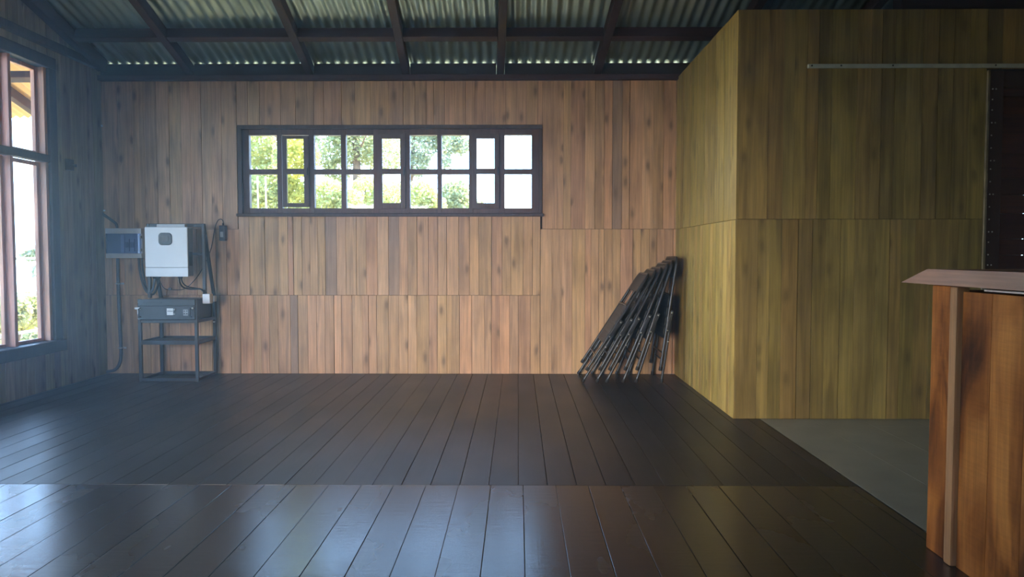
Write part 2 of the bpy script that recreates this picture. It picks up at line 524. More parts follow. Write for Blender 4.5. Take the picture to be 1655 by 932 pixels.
def plank(mb, axis, c, face, h0, h1, z0, z1, gap=0.0016, th=0.016, tint=None):
    """one board of a wall lying in the plane axis=c; face = +1/-1 is the side it shows"""
    d = random.uniform(-0.0012, 0.0012)
    mb.tint = tint or rtint()
    g0 = random.choice((0.0003, 0.0005, 0.0014, 0.0022))
    g1 = random.choice((0.0003, 0.0005, 0.0014, 0.0022))
    gap = 0.0012
    a0, a1 = h0 + g0, h1 - g1
    lo, hi = sorted((c + face * d, c - face * th))
    if axis == 'y': mb.box((a0, lo, z0 + gap), (a1, hi, z1 - gap), 0.0011)
    else: mb.box((lo, a0, z0 + gap), (hi, a1, z1 - gap), 0.0011)


def seams_random(a, b, lo=0.075, hi=0.125):
    out = [a]
    while out[-1] < b - lo:
        out.append(out[-1] + random.uniform(lo, hi))
    out[-1] = b
    return out


def backing(mb, axis, c0, c1, h0, h1, z0, z1, holes=()):
    mb.mi = 1
    mb.tint = (0.5, 0.5, 0.5, 1)
    hs = sorted(set([h0, h1] + [v for q in holes for v in q[:2]]))
    zs = sorted(set([z0, z1] + [v for q in holes for v in q[2:]]))
    for i in range(len(hs) - 1):
        for j in range(len(zs) - 1):
            hm, zm = (hs[i] + hs[i + 1]) / 2, (zs[j] + zs[j + 1]) / 2
            if any(q[0] < hm < q[1] and q[2] < zm < q[3] for q in holes): continue
            if axis == 'y': mb.box((hs[i], c0, zs[j]), (hs[i + 1], c1, zs[j + 1]))
            else: mb.box((c0, hs[i], zs[j]), (c1, hs[i + 1], zs[j + 1]))
    mb.mi = 0


# ---- back wall
mb = MB()
WX0, WX1 = hx(394, YB), hx(871, YB)
WZ0, WZ1 = hz(344, YB), hz(208, YB)
zf, zt = 0.0, TOP + 0.012
z478, z370, z348, z203 = hz(477, YB), hz(370, YB), hz(346, YB), hz(205, YB)


def row(seams, z0, z1, dark=()):
    for a, b in zip(seams[:-1], seams[1:]):
        t = list(rtint())
        t[1] = t[1] * 0.86
        for d in dark:
            if abs((a + b) / 2 - d) < 7: t[0], t[1] = 0.05, 0.99
        plank(mb, 'y', YB, -1, hx(a, YB), hx(b, YB), z0, z1, tint=tuple(t))


lowL = [146, 165, 178, 194, 209, 226, 240, 255, 271, 289, 306, 322, 340, 354, 371, 386.4]
row(lowL, zf, z478)
row([146, 163, 181, 200, 219, 237, 252, 268, 285, 301, 318, 333, 349, 366, 386.4], z478, z370)
row([146, 168, 194, 219, 237, 257, 277, 296, 311, 329, 344, 361, 385.5], z370, zt)
row([386.4, 408, 420, 433, 447.6, 467.7, 480, 496, 510, 524, 538.6, 550.6, 568, 584.5, 594.5, 607.8, 627, 644, 658.6, 672.8, 692.5, 706, 721.4, 742, 762.5, 782.6, 794, 807.6, 823.7, 838, 858, 873.3], zf, z478, dark=(474,))
row([386.4, 403, 428, 449.7, 465, 474, 488, 501, 513.6, 526, 544, 558.7, 576, 591.7, 610, 627.7, 645, 659, 674, 692.5, 707.7, 722, 741.5, 759, 773.8, 794.7, 811.6, 826, 845.4, 860.7, 873.3], z478, z348, dark=(535, 636))
row([385.5, 404, 423, 456.5, 480, 509.6, 525.7, 554, 576, 600.6, 629.7, 653, 672, 690, 702, 719, 736, 753, 768, 785, 802, 818, 834, 851, 868, 876.5], z203, zt)
lowR = [873.3, 892, 908, 925, 945.8, 955.5, 968, 977, 990, 1003, 1023, 1036, 1049.6, 1062, 1074.6, 1088, 1100]
row(lowR, zf, z370)
row([876.5, 900, 910, 922, 945, 961, 975.6, 989, 1004.5, 1016.6, 1037, 1055, 1071, 1090, 1100], z370, zt, dark=(997,))
backing(mb, 'y', YB + 0.016, YB + 0.075, -3.56, XE, -0.15, TOP + 0.012, [(WX0, WX1, WZ0, WZ1)])
mb.mi = 1
RX = [-2.73, -1.73, -0.93, -0.145, 0.66, 1.66, 2.5]
fe = [-3.56] + [v for r_ in RX for v in (r_ - 0.036, r_ + 0.036)] + [XE]
for a, b in zip(fe[0::2], fe[1::2]):
    mb.box((a, YB + 0.016, TOP + 0.012), (b, YB + 0.06, roofz(YB + 0.06) + 0.005))
mb.mi = 0
wall_back = mb.build('wall_back', [M['wall'], M['backing']])
tag(wall_back, kind='structure')

# ---- left wall with its long window
LY0, LY1, LZ0, LZ1 = 3.05, 5.50, 0.365, 2.375        # opening
CAS = 0.085
mb = MB()
for a, b in zip((s := seams_random(LY1 + CAS, YB))[:-1], s[1:]):
    plank(mb, 'x', XL, 1, a, b, 0.0, roofz(b) - 0.06)
for a, b in zip((s := seams_random(YF, LY1 + CAS))[:-1], s[1:]):
    plank(mb, 'x', XL, 1, a, b, 0.0, LZ0 - CAS)
    plank(mb, 'x', XL, 1, a, b, LZ1 + CAS, roofz(b) - 0.06)
for a, b in zip((s := seams_random(YF, LY0 - CAS))[:-1], s[1:]):
    plank(mb, 'x', XL, 1, a, b, LZ0 - CAS, LZ1 + CAS)
backing(mb, 'x', XL - 0.085, XL - 0.016, YF - 0.05, YB + 0.075, -0.15, TOP, [(LY0, LY1, LZ0, LZ1)])
mb.mi = 1
gp = [(YF - 0.05, TOP), (YB + 0.075, TOP), (YB + 0.075, roofz(YB + 0.075) - 0.004), (YF - 0.05, roofz(YF - 0.05) - 0.004)]
mb.add([(x, y, z) for x in (XL - 0.085, XL - 0.016) for y, z in gp], [(0, 1, 2, 3), (4, 7, 6, 5), (0, 4, 5, 1), (1, 5, 6, 2), (2, 6, 7, 3), (3, 7, 4, 0)])
mb.mi = 0
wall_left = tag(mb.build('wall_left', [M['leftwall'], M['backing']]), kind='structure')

# ---- partition: side towards the room and face towards the camera
mb = MB()
PT = TOP - 0.005
zs2 = 1.215
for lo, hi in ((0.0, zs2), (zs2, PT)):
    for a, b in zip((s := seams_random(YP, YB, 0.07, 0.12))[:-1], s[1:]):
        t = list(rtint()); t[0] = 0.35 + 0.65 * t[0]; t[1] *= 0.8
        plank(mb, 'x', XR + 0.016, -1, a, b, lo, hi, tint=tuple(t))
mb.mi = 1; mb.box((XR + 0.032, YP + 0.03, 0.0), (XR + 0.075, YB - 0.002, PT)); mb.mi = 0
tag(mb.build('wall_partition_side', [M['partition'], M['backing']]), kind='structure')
mb = MB()
zsL = hz(354, YP, 1300)
DX0 = hx(1590, YP)       # door opening
DZ1 = hz(114, YP, 1600)


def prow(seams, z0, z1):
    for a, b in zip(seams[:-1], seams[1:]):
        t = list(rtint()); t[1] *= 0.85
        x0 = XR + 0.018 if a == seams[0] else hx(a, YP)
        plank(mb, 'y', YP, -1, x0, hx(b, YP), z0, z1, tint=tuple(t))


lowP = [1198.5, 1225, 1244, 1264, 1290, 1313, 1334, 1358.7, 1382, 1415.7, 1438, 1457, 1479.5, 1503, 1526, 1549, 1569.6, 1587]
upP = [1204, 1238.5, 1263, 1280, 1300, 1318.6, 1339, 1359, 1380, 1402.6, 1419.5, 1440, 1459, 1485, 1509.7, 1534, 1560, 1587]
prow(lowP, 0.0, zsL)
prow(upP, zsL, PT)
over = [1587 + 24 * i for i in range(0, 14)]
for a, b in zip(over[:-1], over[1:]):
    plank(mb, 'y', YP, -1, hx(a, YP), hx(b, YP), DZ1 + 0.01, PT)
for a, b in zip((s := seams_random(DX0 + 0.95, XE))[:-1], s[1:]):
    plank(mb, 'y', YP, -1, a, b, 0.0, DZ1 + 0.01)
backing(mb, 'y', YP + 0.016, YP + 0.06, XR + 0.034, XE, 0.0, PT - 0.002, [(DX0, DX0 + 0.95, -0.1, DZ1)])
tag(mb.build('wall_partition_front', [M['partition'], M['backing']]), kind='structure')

# ---- walls out of the picture, closing the room
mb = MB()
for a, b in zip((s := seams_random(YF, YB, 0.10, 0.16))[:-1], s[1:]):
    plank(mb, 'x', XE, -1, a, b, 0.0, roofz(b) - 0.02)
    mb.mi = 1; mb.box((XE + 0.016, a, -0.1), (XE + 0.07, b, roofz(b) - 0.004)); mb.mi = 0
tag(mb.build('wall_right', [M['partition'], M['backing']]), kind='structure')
mb = MB()
FO = (-3.2, -1.7, 0.0, 1.95)      # wide doorway behind the camera
for a, b in zip((s := seams_random(XL, FO[0], 0.10, 0.16))[:-1], s[1:]):
    plank(mb, 'y', YF, 1, a, b, 0.0, FO[3])
for a, b in zip((s := seams_random(FO[1], XE, 0.10, 0.16))[:-1], s[1:]):
    plank(mb, 'y', YF, 1, a, b, 0.0, FO[3])
for a, b in zip((s := seams_random(XL, XE, 0.10, 0.16))[:-1], s[1:]):
    plank(mb, 'y', YF, 1, a, b, FO[3], 4.6)
backing(mb, 'y', YF - 0.07, YF - 0.016, XL - 0.08, XE + 0.07, -0.1, roofz(YF) - 0.01, [FO])
tag(mb.build('wall_front', [M['wall'], M['backing']]), kind='structure')

# ---- floor
mb = MB()
YS = 3.19
TX = 1.475               # edge of the tiled floor


def fplank(x0, x1, y0, y1):
    mb.tint = (random.random(), 1.0 if y1 <= YS + .01 else 0.0, random.random(), 1.0)
    g = 0.0004 + 0.0010 * (random.random() < 0.5)
    d = random.uniform(-0.0008, 0.0)
    mb.box((x0 + g, y0 + 0.001, -0.03), (x1 - g, y1 - 0.001, d), 0.0016)


w = 0.1275
k = math.floor((XL - 0.05) / w)
while k * w < TX:
    fplank(max(XL - 0.02, k * w + 0.002), min(TX, (k + 1) * w + 0.002), YS, YB + 0.01)
    k += 1
w = 0.141
k = math.floor((XL - 0.05) / w)
while k * w + 0.0236 < TX:
    fplank(max(XL - 0.02, k * w + 0.0236), min(TX, (k + 1) * w + 0.0236), YF, YS)
    k += 1
mb.mi = 1; mb.box((XL - 0.08, YF - 0.07, -0.12), (TX, YB + 0.07, -0.03)); mb.mi = 0
tag(mb.build('floor', [M['floor'], M['backing']]), kind='structure')
# tiled floor
mb = MB()
tw = 0.305
x = TX
i = 0
while x < XE:
    y = YP - 0.17 - (0.38 if i % 2 else 0.0) * 0 - (0.0 if i % 2 == 0 else -0.0)
    ys = [YP + 0.05] + [v for v in [3.10 + 1.22 * q + (0.42 if i % 2 else 0.0) for q in range(4, -6, -1)] if YF < v < YP] + [YF]
    for a, b in zip(ys[:-1], ys[1:]):
        mb.box((x + (0.006 if i == 0 else 0.0009), b + 0.0009, -0.03), (min(x + tw, XE) - 0.0009, a - 0.0009, 0.0), 0.0006)
    x += tw; i += 1
mb.mi = 1; mb.box((TX + 0.006, YF, -0.12), (XE, YB, -0.0008)); mb.mi = 0
tag(mb.build('floor_tiles', [M['tile'], M['grout']]), kind='structure')

# ---- roof: corrugated sheet over room, partition and veranda
mb = MB()
X0, X1 = -5.9, 4.6
YE = 7.22
pitch = 0.0762
ysr = [YE, 6.9, 6.4, YB, 5.9, 5.6, 5.0, 4.0, 2.0, 0.0, YF - 0.5]


def corrugated(name, xa, xb, mat):
    nx = int((xb - xa) / pitch * 10)
    mb = MB()
    vs, fs = [], []
    for off in (0.0, 0.0012):
        for y in ysr:
            for i in range(nx + 1):
                x = xa + (xb - xa) * i / nx
                vs.append((x, y, roofz(y) + 0.010 + off + 0.010 * math.sin(2 * math.pi * x / pitch)))
    st = len(ysr) * (nx + 1)
    for q in (0, st):
        for j in range(len(ysr) - 1):
            for i in range(nx):
                a = q + j * (nx + 1) + i
                fs.append((a, a + 1, a + nx + 2, a + nx + 1))
    mb.add(vs, fs, True)
    return tag(mb.build(name, mat), kind='structure')


corrugated('ceiling', XL - 0.10, X1, M['roof'])
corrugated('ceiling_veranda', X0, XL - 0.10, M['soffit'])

# ---- rafters, purlins, wall plate
names = ['dark brown roof rafter nearest the left wall, first clear of the wall', 'dark brown rafter above the left end of the long window',
         'dark brown rafter above the middle of the long window', 'dark brown rafter above the right end of the long window',
         'dark brown rafter between the long window and the partition corner', 'dark brown rafter just above the partition corner top',
         'dark brown rafter over the inner room behind the boarded partition']
RDZ = 0.055


def rafter(xb, lab, dx=0.045, y1=YF + 0.02):
    mb = MB(); mb.tint = rtint()
    p0 = (xb - dx * 0.9, YE - 0.1, roofz(YE - 0.1) - RDZ)
    p1 = (xb + dx * (YB - y1), y1, roofz(y1) - RDZ)
    mb.bar(p0, p1, 0.062, 0.085, 0.004)
    return tag(mb.build('rafter', M['beam']), lab, 'rafter', 'roof rafters')


for xb, lab in zip(RX, names): rafter(xb, lab)
rafter(-4.50, 'diagonal rafter under the sunlit eave outside the left window', 0.0)
mb = MB(); mb.tint = rtint()
mb.bar((XL + 0.052, YB - 0.055, roofz(YB - 0.055) - 0.062), (XL + 0.052, YF + 0.02, roofz(YF + 0.02) - 0.062), 0.07, 0.10, 0.004)
tag(mb.build('rafter', M['beam']), 'dark rafter running along the top of the left wall', 'rafter', 'roof rafters')
NY = 5.745
blabs = ['dark cross timber under the ceiling between left wall and first rafter', 'dark cross timber under the ceiling left of the long window',
         'dark cross timber above the left half of the long window', 'dark cross timber above the right half of the long window',
         'dark cross timber above the right end of the long window, next to partition bay', 'dark cross timber meeting the sloping edge of the partition',
         'dark cross timber over the inner room behind the partition']
ex = [XL + 0.09] + [v + 0.045 * (YB - NY) + q for v in RX for q in (-0.033, 0.033)]
for a, b, lab in zip(ex[0::2], ex[1::2], blabs):
    mb = MB(); mb.tint = rtint()
    m = Matrix.Rotation(-math.atan(SL), 4, 'X'); m.translation = (0, NY, roofz(NY) - 0.052)
    mb.box((a, -0.035, -0.038), (b, 0.035, 0.040), 0.004, m)
    tag(mb.build('cross_timber', M['beamx']), lab, 'cross timber', 'cross timbers of the ceiling')
mb = MB(); mb.tint = rtint()
m = Matrix.Rotation(-math.atan(SL), 4, 'X'); m.translation = (0, 6.19, roofz(6.19) - 0.133)
mb.box((X0 + 0.1, -0.045, -0.03), (XL - 0.09, 0.045, 0.03), 0.004, m)
tag(mb.build('purlin', M['beamx']), 'level purlin under the warm lit eave outside the left window', 'purlin')
mb = MB(); mb.tint = rtint()
mb.box((XL - 0.02, YB - 0.05, TOP - 0.028), (XR + 0.03, YB + 0.015, TOP + 0.014), 0.004)
tag(mb.build('trim_1', M['beamx']), kind='structure')
mb = MB(); mb.tint = rtint()
mb.box((XL - 0.03, YF, LZ1 + CAS + 0.06), (XL + 0.04, YB - 0.05, LZ1 + CAS + 0.12), 0.004)
tag(mb.build('trim_2', M['casing']), kind='structure')
# dark tie beam over the partition, right end
mb = MB(); mb.tint = rtint()
mb.box((hx(1440, 4.75), 4.68, PT + 0.03), (XE, 4.80, PT + 0.30), 0.006)
tag(mb.build('tie_beam', M['beamx']), 'heavy dark beam above the partition at the top right corner', 'beam')

# ------------------------------------------------------------------ back window
win = empty('window_1', (0, 0, 0)); tag(win, kind='structure')
YW0, YW1 = YB + 0.012, YB + 0.062         # fixed frame, set back a little
ztopU, zmidT, zmidB, zbotL = hz(217.5, YB), hz(272.5, YB), hz(281, YB), hz(336, YB)
mb = MB()
mb.tint = (0.1, 0.3, 0.2, 1)
cz0, cz1 = hz(349, YB), hz(202, YB)
cx0, cx1 = hx(387.5, YB), hx(876, YB)
mb.box((cx0, YB - 0.022, WZ1), (cx1, YB + 0.02, cz1), 0.003)
mb.box((cx0, YB - 0.018, cz0 + 0.022), (WX0, YB + 0.02, WZ1), 0.003)
mb.box((WX1, YB - 0.018, cz0 + 0.022), (cx1, YB + 0.02, WZ1), 0.003)
mb.build('casing', M['casing'], win)
mb = MB(); mb.tint = (0.2, 0.2, 0.6, 1)
mb.box((cx0 - 0.01, YB - 0.045, cz0 - 0.004), (cx1 + 0.01, YB + 0.02, cz0 + 0.020), 0.004)
mb.build('sill', M['casing'], win)
# fixed frame members
cols = [(404, 449, 0), (457, 500, 1), (508.7, 552, 0), (560, 604, 0), (613, 655, 1), (662.8, 707, 0), (714, 758, 0), (765, 806, 1), (815.6, 859, 0)]
mb = MB()
edges = [394] + [e for c in cols for e in c[:2]] + [871]
for i in range(0, len(edges), 2):
    mb.tint = rtint()
    mb.box((hx(edges[i], YB), YW0, WZ0), (hx(edges[i + 1], YB), YW1, WZ1), 0.003)
for a, b in zip(range(1, len(edges) - 1, 2), range(2, len(edges), 2)):
    mb.tint = rtint()
    x0, x1 = hx(edges[a], YB), hx(edges[b], YB)
    mb.box((x0, YW0 + 0.001, ztopU), (x1, YW1 - 0.001, WZ1), 0.002)
    mb.box((x0, YW0 + 0.001, WZ0), (x1, YW1 - 0.001, zbotL), 0.002)
    if not cols[(a - 1) // 2][2]:
        mb.box((x0, YW0 + 0.003, zmidB), (x1, YW1 - 0.003, zmidT), 0.002)
mb.build('frame', M['frame'], win)
mb = MB()
for a, b, s in cols:
    if not s:
        mb.box((hx(a, YB), YB + 0.040, zbotL), (hx(b, YB), YB + 0.043, ztopU))
mb.build('pane', M['glass'], win)
for (a, b, s), gl, ang in zip([c for c in cols if c[2]], ('amberglass', 'glass', 'glass'), (0.0, 0.0, 0.0)):
    x0, x1 = hx(a, YB) - 0.007 + (0.016 if gl == 'amberglass' else 0), hx(b, YB) + 0.007
    mb = MB(); mb.tint = rtint()
    z0, z1 = zbotL - (-0.008 if gl == 'amberglass' else 0.006), ztopU + (-0.008 if gl == 'amberglass' else 0.006)
    fw = hx(463, YB) - hx(457, YB) + 0.007
    ox, oy = x0, YB + 0.0115

    def R(x0_, y0_, z0_, x1_, y1_, z1_, bev=0.003):
        mb.box((x0_ - ox, y0_ - oy, z0_), (x1_ - ox, y1_ - oy, z1_), bev)
    y0, y1 = YB - 0.014, YB + 0.0115
    R(x0, y0, z0, x0 + fw, y1, z1); R(x1 - fw - 0.004, y0, z0, x1, y1, z1)
    zt_, zb_ = hz(224, YB), hz(328, YB)
    R(x0 + fw, y0, zt_, x1 - fw - 0.004, y1, z1); R(x0 + fw, y0, z0, x1 - fw - 0.004, y1, zb_)
    R(x0 + fw, y0 + 0.003, zmidB - 0.001, x1 - fw - 0.004, y1 - 0.003, zmidT + 0.001)
    so = mb.build('sash', M['frame'], win)
    so.location = (ox, oy, 0); so.rotation_euler = (0, 0, ang)
    g = MB(); g.box((fw, -0.014, zb_), (x1 - fw - 0.004 - ox, -0.011, zt_))
    go = g.build('pane', M[gl], so)
    if gl == 'amberglass': go['label'] = 'amber tinted panes'; so['label'] = 'left sash standing slightly open'
    h = MB(); h.tube([(x1 - ox - 0.012, -0.03, (z0 + z1) / 2 + 0.03), (x1 - ox - 0.012, -0.038, (z0 + z1) / 2), (x1 - ox - 0.012, -0.03, (z0 + z1) / 2 - 0.03)], 0.005, 8)
    h.build('latch', M['black'], so)

# ------------------------------------------------------------------ left window
win2 = empty('window_2', (0, 0, 0)); tag(win2, kind='structure')
mb = MB(); mb.tint = (0.2, 0.2, 0.3, 1)
mb.box((XL - 0.02, LY0 - CAS, LZ1), (XL + 0.022, LY1 + CAS, LZ1 + CAS), 0.004)
mb.box((XL - 0.02, LY1, LZ0), (XL + 0.020, LY1 + CAS, LZ1), 0.004)
mb.box((XL - 0.02, LY0 - CAS, LZ0), (XL + 0.020, LY0, LZ1), 0.004)
mb.build('casing', M['casing'], win2)
mb = MB(); mb.tint = (0.2, 0.2, 0.5, 1)
mb.box((XL - 0.09, LY0 - CAS, LZ0 - CAS), (XL + 0.05, LY1 + CAS, LZ0), 0.005)
mb.build('sill', M['casing'], win2)
mul = [5.115 - 0.40 * i for i in range(0, 5)]
for yy in [LY1 - 0.0005] + mul + [LY0 + 0.03]:
    mb = MB(); mb.tint = rtint()
    mb.box((XL - 0.085, yy - 0.030, LZ0), (XL - 0.002, yy, LZ1), 0.003)
    mb.build('mullion', M['redframe'], win2)
mb = MB(); mb.tint = rtint()
zr = 1.727
mb.box((XL - 0.05, LY0, zr - 0.045), (XL + 0.012, LY1, zr + 0.010), 0.004)
mb.build('transom', M['casing'], win2)
ys_ = [LY0] + sorted(mul) + [LY1]
mb = MB(); mb.tint = rtint()
for a, b in zip(ys_[:-1], ys_[1:]):
    y0, y1 = a, b - 0.030
    for z0, z1 in ((LZ0, zr - 0.045), (zr + 0.010, LZ1)):
        xx0, xx1 = XL - 0.083, XL - 0.055
        mb.box((xx0, y1 - 0.026, z0), (xx1, y1, z1), 0.002); mb.box((xx0, y0, z0), (xx1, y0 + 0.026, z1), 0.002)
        mb.box((xx0, y0 + 0.026, z1 - 0.028), (xx1, y1 - 0.026, z1), 0.002); mb.box((xx0, y0 + 0.026, z0), (xx1, y1 - 0.026, z0 + 0.022), 0.002)
mb.build('glazing_bead', M['redframe'], win2)
mb = MB()
for a, b in zip(ys_[:-1], ys_[1:]):
    for z0, z1 in ((LZ0, zr - 0.045), (zr + 0.010, LZ1)):
        mb.box((XL - 0.072, a + 0.02, z0 + 0.02), (XL - 0.069, b - 0.05, z1 - 0.02))
mb.build('pane', M['glass'], win2)

# ------------------------------------------------------------------ sliding door, its rail, pale trim
door = empty('door_1', (0, 0, 0)); tag(door, kind='structure')
dx0, dx1 = DX0 + 0.004, DX0 + 0.94
sx = hx(1613, YP)
mb = MB(); mb.tint = rtint()
mb.box((dx0, YP - 0.012, 0.006), (sx, YP + 0.035, DZ1 - 0.004), 0.004)
mb.box((sx, YP - 0.008, DZ1 - 0.10), (dx1, YP + 0.035, DZ1 - 0.004), 0.004)
mb.build('door_frame', M['stile'], door)
mb = MB()
z = 0.006
while z < DZ1 - 0.11:
    zz = min(z + random.uniform(0.09, 0.16), DZ1 - 0.102)
    mb.tint = rtint()
    mb.box((sx + 0.001, YP + 0.004, z + 0.001), (dx1, YP + 0.03, zz - 0.001), 0.003)
    z = zz
mb.build('door_panel', M['door'], door)
mb = MB()
z = 0.94
i = 0
while z < DZ1 - 0.06:
    for px in ((1597.5,) if i % 3 else (1597.5, 1603)):
        c = at_y(px, 300, YP)
        mb.lathe([(0.0045, -0.0145), (0.0040, -0.0165), (0.0015, -0.018)], (c.x, YP, z), 10, 'y')
    z += random.choice((0.062, 0.075, 0.05)); i += 1
mb.build('stud', M['steel'], door)
mb = MB()
zc = hz(108, YP, 1400)
tx0 = hx(1304, YP, 108)
mb.box((tx0, YP - 0.030, zc - 0.010), (XE - 0.02, YP - 0.004, zc + 0.011), 0.002)
mb.box((tx0, YP - 0.030, zc - 0.013), (XE - 0.02, YP - 0.024, zc - 0.010))
tr = tag(mb.build('door_track', M['track']), 'thin aluminium sliding door track screwed high on the partition', 'door track')
for px in (1309, 1356, 1439, 1604):
    q = at_y(px, 108, YP)
    s = MB(); s.lathe([(0.0055, -0.031), (0.0050, -0.034), (0.002, -0.035)], (q.x, YP, zc), 10, 'y')
    s.build('screw', M['black'], tr)
mb = MB()
px0, px1 = hx(1586.5, YP), hx(1590, YP)
zz = hz(436, YP, 1588) - 0.9
prev = 0.01
while prev < DZ1:
    nxt = min(prev + random.uniform(0.1, 0.25), DZ1)
    mb.box((px0 + random.uniform(0, .003), YP - 0.014, prev), (px1 + 0.003, YP + 0.01, nxt), 0.002); prev = nxt
tag(mb.build('trim_3', M['paledge']), kind='structure')

# ------------------------------------------------------------------ bar counter on the right
ct = empty('bar_counter', (1.6, 2.0, 0)); tag(ct, 'reddish hardwood bar counter with thick top at the right edge', 'counter')


def cpart(mb, name, mat, label=None):
    mb.v = [(x - 1.6, y - 2.0, z) for x, y, z in mb.v]
    return mb.build(name, mat, ct, label)


CX, CY = 1.400, 2.516
CH = 0.903
yb0 = 2.395; yb1 = 2.355           # batten
mb = MB(); mb.tint = (0.55, 0.3, 0.7, 1)
mb.box((CX, yb0, 0.0), (CX + 0.03, CY, CH - 0.004), 0.004)
cpart(mb, 'end_board', M['counter'])
mb = MB(); mb.tint = (0.95, 0.6, 0.1, 1)
mb.box((CX - 0.012, yb1, 0.0), (CX + 0.03, yb0, CH - 0.004), 0.007)
cpart(mb, 'corner_batten', M['batten'])
mb = MB()
y = yb1 - 0.002
for wv, t in ((0.145, 0.28), (0.15, 0.62), (0.26, 0.5), (0.3, 0.7), (0.28, 0.4), (0.3, 0.6)):
    mb.tint = (t, random.random(), random.random(), 1)
    mb.box((CX + 0.006, y - wv + 0.0006, 0.0), (CX + 0.03, y - 0.0006, CH - 0.018), 0.002)
    y -= wv
yend = y
cpart(mb, 'front_boards', M['counter'])
mb = MB(); mb.tint = (0.5, 0.5, 0.5, 1)
mb.box((CX + 0.03, yend, 0.005), (CX + 0.50, CY - 0.004, CH - 0.02))
cpart(mb, 'carcass', M['counter'])
mb = MB()
mb.box((CX + 0.001, 1.5, CH - 0.012), (CX + 0.02, 2.24, CH - 0.006), 0.001)
cpart(mb, 'metal_strip', M['steel'], 'thin bright metal strip')
# top slab with a bevelled far end
mb = MB(); mb.tint = (0.6, 0.4, 0.4, 1)
zt0, zt1 = CH, CH + 0.050
xa, xb = CX - 0.035, CX + 0.56
ylo, yhi, yn = 2.655, 2.50, yend - 0.05
vs = [(xa, yn, zt0), (xb, yn, zt0), (xb, ylo, zt0), (xa, ylo, zt0), (xa + 0.006, yn, zt1), (xb, yn, zt1), (xb, yhi, zt1), (xa + 0.006, yhi, zt1)]
mb.add(vs, [(0, 3, 2, 1), (4, 5, 6, 7), (0, 1, 5, 4), (1, 2, 6, 5), (2, 3, 7, 6), (3, 0, 4, 7)])
cpart(mb, 'countertop', M['countertop'])

# ------------------------------------------------------------------ steel stand with battery and inverter
RXa, RXb, RY0, RY1, RYu = -2.99, -2.52, 5.80, 6.175, 5.965
rk = empty('equipment_stand', ((RXa + RXb) / 2, (RY0 + RY1) / 2, 0))
tag(rk, 'black angle steel stand with shelf carrying the battery and inverter', 'stand')
T = 0.024


def rpart(mb, name, mat, label=None, par=None):
    par = par or rk
    lx, ly, lz = rk.location
    mb.v = [(x - lx, y - ly, z - lz) for x, y, z in mb.v]
    return mb.build(name, mat, par, label)


for x in (RXa, RXb):
    o = 1 if x == RXa else -1
    mb = MB(); mb.box((x, RY0, 0), (x + o * T, RY0 + T, 0.655), 0.002); rpart(mb, 'leg', M['black'])
    mb = MB(); mb.box((x, RY1 - T, 0), (x + o * T, RY1, 0.66), 0.002); rpart(mb, 'leg', M['black'])
    mb = MB(); mb.box((x, RYu, 0.655), (x + o * T, RYu + T, 1.252), 0.002); rpart(mb, 'upright', M['black'])
    mb = MB(); mb.bar((x + o * T / 2, RYu + T / 2, 1.245), (x + o * T / 2, RY1 - T / 2, 0.645), T, T * .9, 0.002); rpart(mb, 'brace', M['black'])
mb = MB()
mb.box((RXa + T, RYu + 0.002, 1.226), (RXb - T, RYu + T, 1.252), 0.002)
rpart(mb, 'top_bar', M['black'])
mb = MB()
mb.box((RXa + T, RYu + 0.006, 1.0), (RXb - T, RYu + T, 1.02), 0.002)
rpart(mb, 'cross_bar', M['black'])
for z0, z1, nm in ((0.006, 0.028, 'bottom_frame'), (0.466, 0.49, 'battery_frame')):
    mb = MB()
    mb.box((RXa + T, RY0 + .002, z0), (RXb - T, RY0 + T - .002, z1), 0.002)
    mb.box((RXa + T, RY1 - T + .002, z0), (RXb - T, RY1 - .002, z1), 0.002)
    mb.box((RXa + .002, RY0 + T, z0), (RXa + T - .002, RY1 - T, z1), 0.002)
    mb.box((RXb - T + .002, RY0 + T, z0), (RXb - .002, RY1 - T, z1), 0.002)
    rpart(mb, nm, M['black'])
mb = MB()
mb.box((RXa + .003, RY0 + .003, 0.303), (RXb - .003, RY1 - .003, 0.309))
mb.box((RXa + T, RY0 + .002, 0.295), (RXb - T, RY0 + .006, 0.327), 0.001)
mb.box((RXa + T, RY1 - .006, 0.295), (RXb - T, RY1 - .002, 0.325), 0.001)
mb.box((RXa + .002, RY0 + T, 0.295), (RXa + .006, RY1 - T, 0.325), 0.001)
mb.box((RXb - .006, RY0 + T, 0.295), (RXb - .002, RY1 - T, 0.325), 0.001)
rpart(mb, 'shelf', M['black'])
for bx_, by_, bz_ in ((RXb - T / 2, RY1 - T, 0.445), (RXa + T / 2, RY1 - T, 0.45), (RXa + T / 2, RY0, 0.63), (RXa + T / 2, RY0, 0.50)):
    mb = MB(); mb.lathe([(0.0085, 0.0), (0.0085, -0.005), (0.003, -0.007)], (bx_, by_, bz_), 8, 'y'); rpart(mb, 'bolt', M['steel'])

# battery
BX0, BX1, BY0, BY1, BZ0, BZ1 = RXa + T + .003, RXb - T - .003, 5.785, 6.14, 0.492, 0.648
bt = empty('battery', ((BX0 + BX1) / 2, (BY0 + BY1) / 2, BZ0))
tag(bt, 'flat dark grey battery box with handles and sockets in the stand', 'battery')


def bpart(mb, name, mat, label=None):
    lx, ly, lz = bt.location
    mb.v = [(x - lx, y - ly, z - lz) for x, y, z in mb.v]
    return mb.build(name, mat, bt, label)


